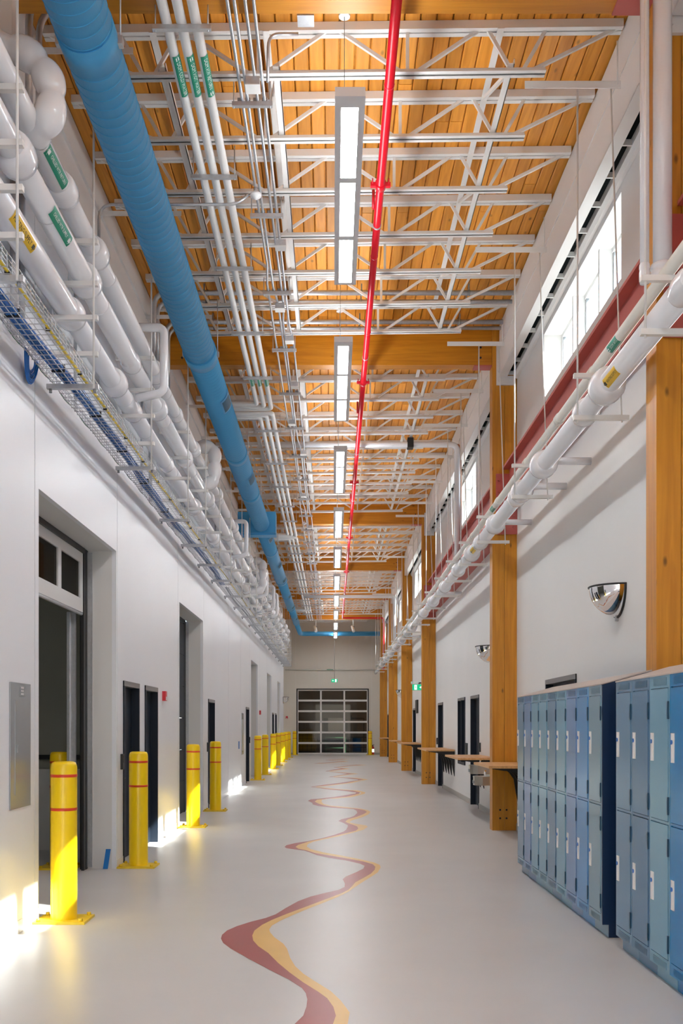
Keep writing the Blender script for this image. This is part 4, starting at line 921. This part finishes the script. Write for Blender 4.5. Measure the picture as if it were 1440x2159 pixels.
# things near the end wall
o = obj('end_wall_pipe', MB().tube([(-2.7,YE-.07,CH+(1530-1412)*55.8/F),(2.4,YE-.07,CH+(1530-1412)*55.8/F)],.035,10), 'pipe_cream', None, (0,YE-.07,4.8)); tag(o, 'thin cream pipe across the tan end wall', 'pipe')
o = obj('pipe_marker', MB().box(-.35,-.0,YE-.112,YE-.107,CH+(1530-1412)*55.8/F-.02,CH+(1530-1412)*55.8/F+.02), 'tag_green', None, (-.2,YE-.11,4.8)); tag(o, 'green marker on the end wall pipe', 'marker')
for k, x in enumerate((-.92, 1.08)):
    t = thing('hanging_projector', f'small white device hung from the roof before the end wall, {("left","right")[k]} of two', 'camera', (x, 53.0, 6.7), 'devices before the end wall')
    obj('stem', MB().cyl((x,53,6.9),(x,53,ZD-.02),.02,8), 'steel_white', t)
    obj('body', MB().cyl((x-.05,53.05,6.95),(x+.02,52.8,6.65),.075,12), 'white_plastic', t)
    obj('bracket', MB().box(x-.07,x+.07,52.95,53.05,6.88,6.95), 'galv_dark', t)
# workshop glimpsed behind the glazed door
def shop_table(nm, x0, x1, y0, y1, h, m, lab, cat):
    t = thing(nm, lab, cat, ((x0+x1)/2, (y0+y1)/2, 0))
    obj('top', MB().box(x0,x1,y0,y1,h-.05,h), m, t)
    for x in (x0,x1-.06):
        for y in (y0,y1-.06): obj('leg', MB().box(x,x+.06,y,y+.06,0,h-.05), m, t)
    obj('shelf', MB().box(x0+.06,x1-.06,y0+.06,y1-.06,.3,.34), m, t); return t
shop_table('tool_cart', -.45, .75, YE+2.2, YE+3.0, .95, 'machine_green', 'green frame cart behind the glazed end door', 'cart')
shop_table('workbench', .9, 2.1, YE+4, YE+4.8, .95, 'black_metal', 'dark workbench behind the right panes of the end door', 'bench')
t = thing('liquid_tote', 'yellow caged liquid tote behind the left panes of the end door', 'tank', (-1.5, YE+2.6, 0))
obj('tank', MB().box(-2.0,-1.0,YE+2.1,YE+3.1,.15,1.15), 'tank_yellow', t)
for i in range(5): obj('cage_bar', MB().box(-2.02+i*.25,-2.0+i*.25,YE+2.07,YE+2.09,.15,1.15).box(-2.02,-.98,YE+2.06,YE+2.08,.2+i*.22,.22+i*.22), 'black_metal', t)
obj('pallet', MB().box(-2.0,-1.0,YE+2.1,YE+3.1,0,.14), 'black_metal', t)
t = thing('milling_machine', 'dark machine with a pale guard behind the middle panes', 'machine', (0, YE+5.5, 0))
obj('base', MB().box(-.7,.9,YE+5,YE+6,0,1.2).box(-.6,-.3,YE+5.3,YE+6,1.2,2.1).box(.65,.9,YE+5.3,YE+6,1.2,2.0), 'black_metal', t); obj('guard', MB().box(-.3,.65,YE+5.2,YE+5.25,1.3,2.1), 'wall_core', t)
t = thing('welding_hood', 'dark frame stand behind the right panes of the end door', 'stand', (1.5, YE+6, 0))
obj('frame', MB().box(1.1,1.16,YE+5.9,YE+6,0,2.3).box(1.9,1.96,YE+5.9,YE+6,0,2.1).box(1.1,1.96,YE+5.9,YE+6,2.05,2.12), 'black_metal', t); obj('drum', MB().lathe([(0,0),(.28,0),(.28,.85),(0,.85)],(1.5,YE+6.4,.0),16), 'tape_blue', t)
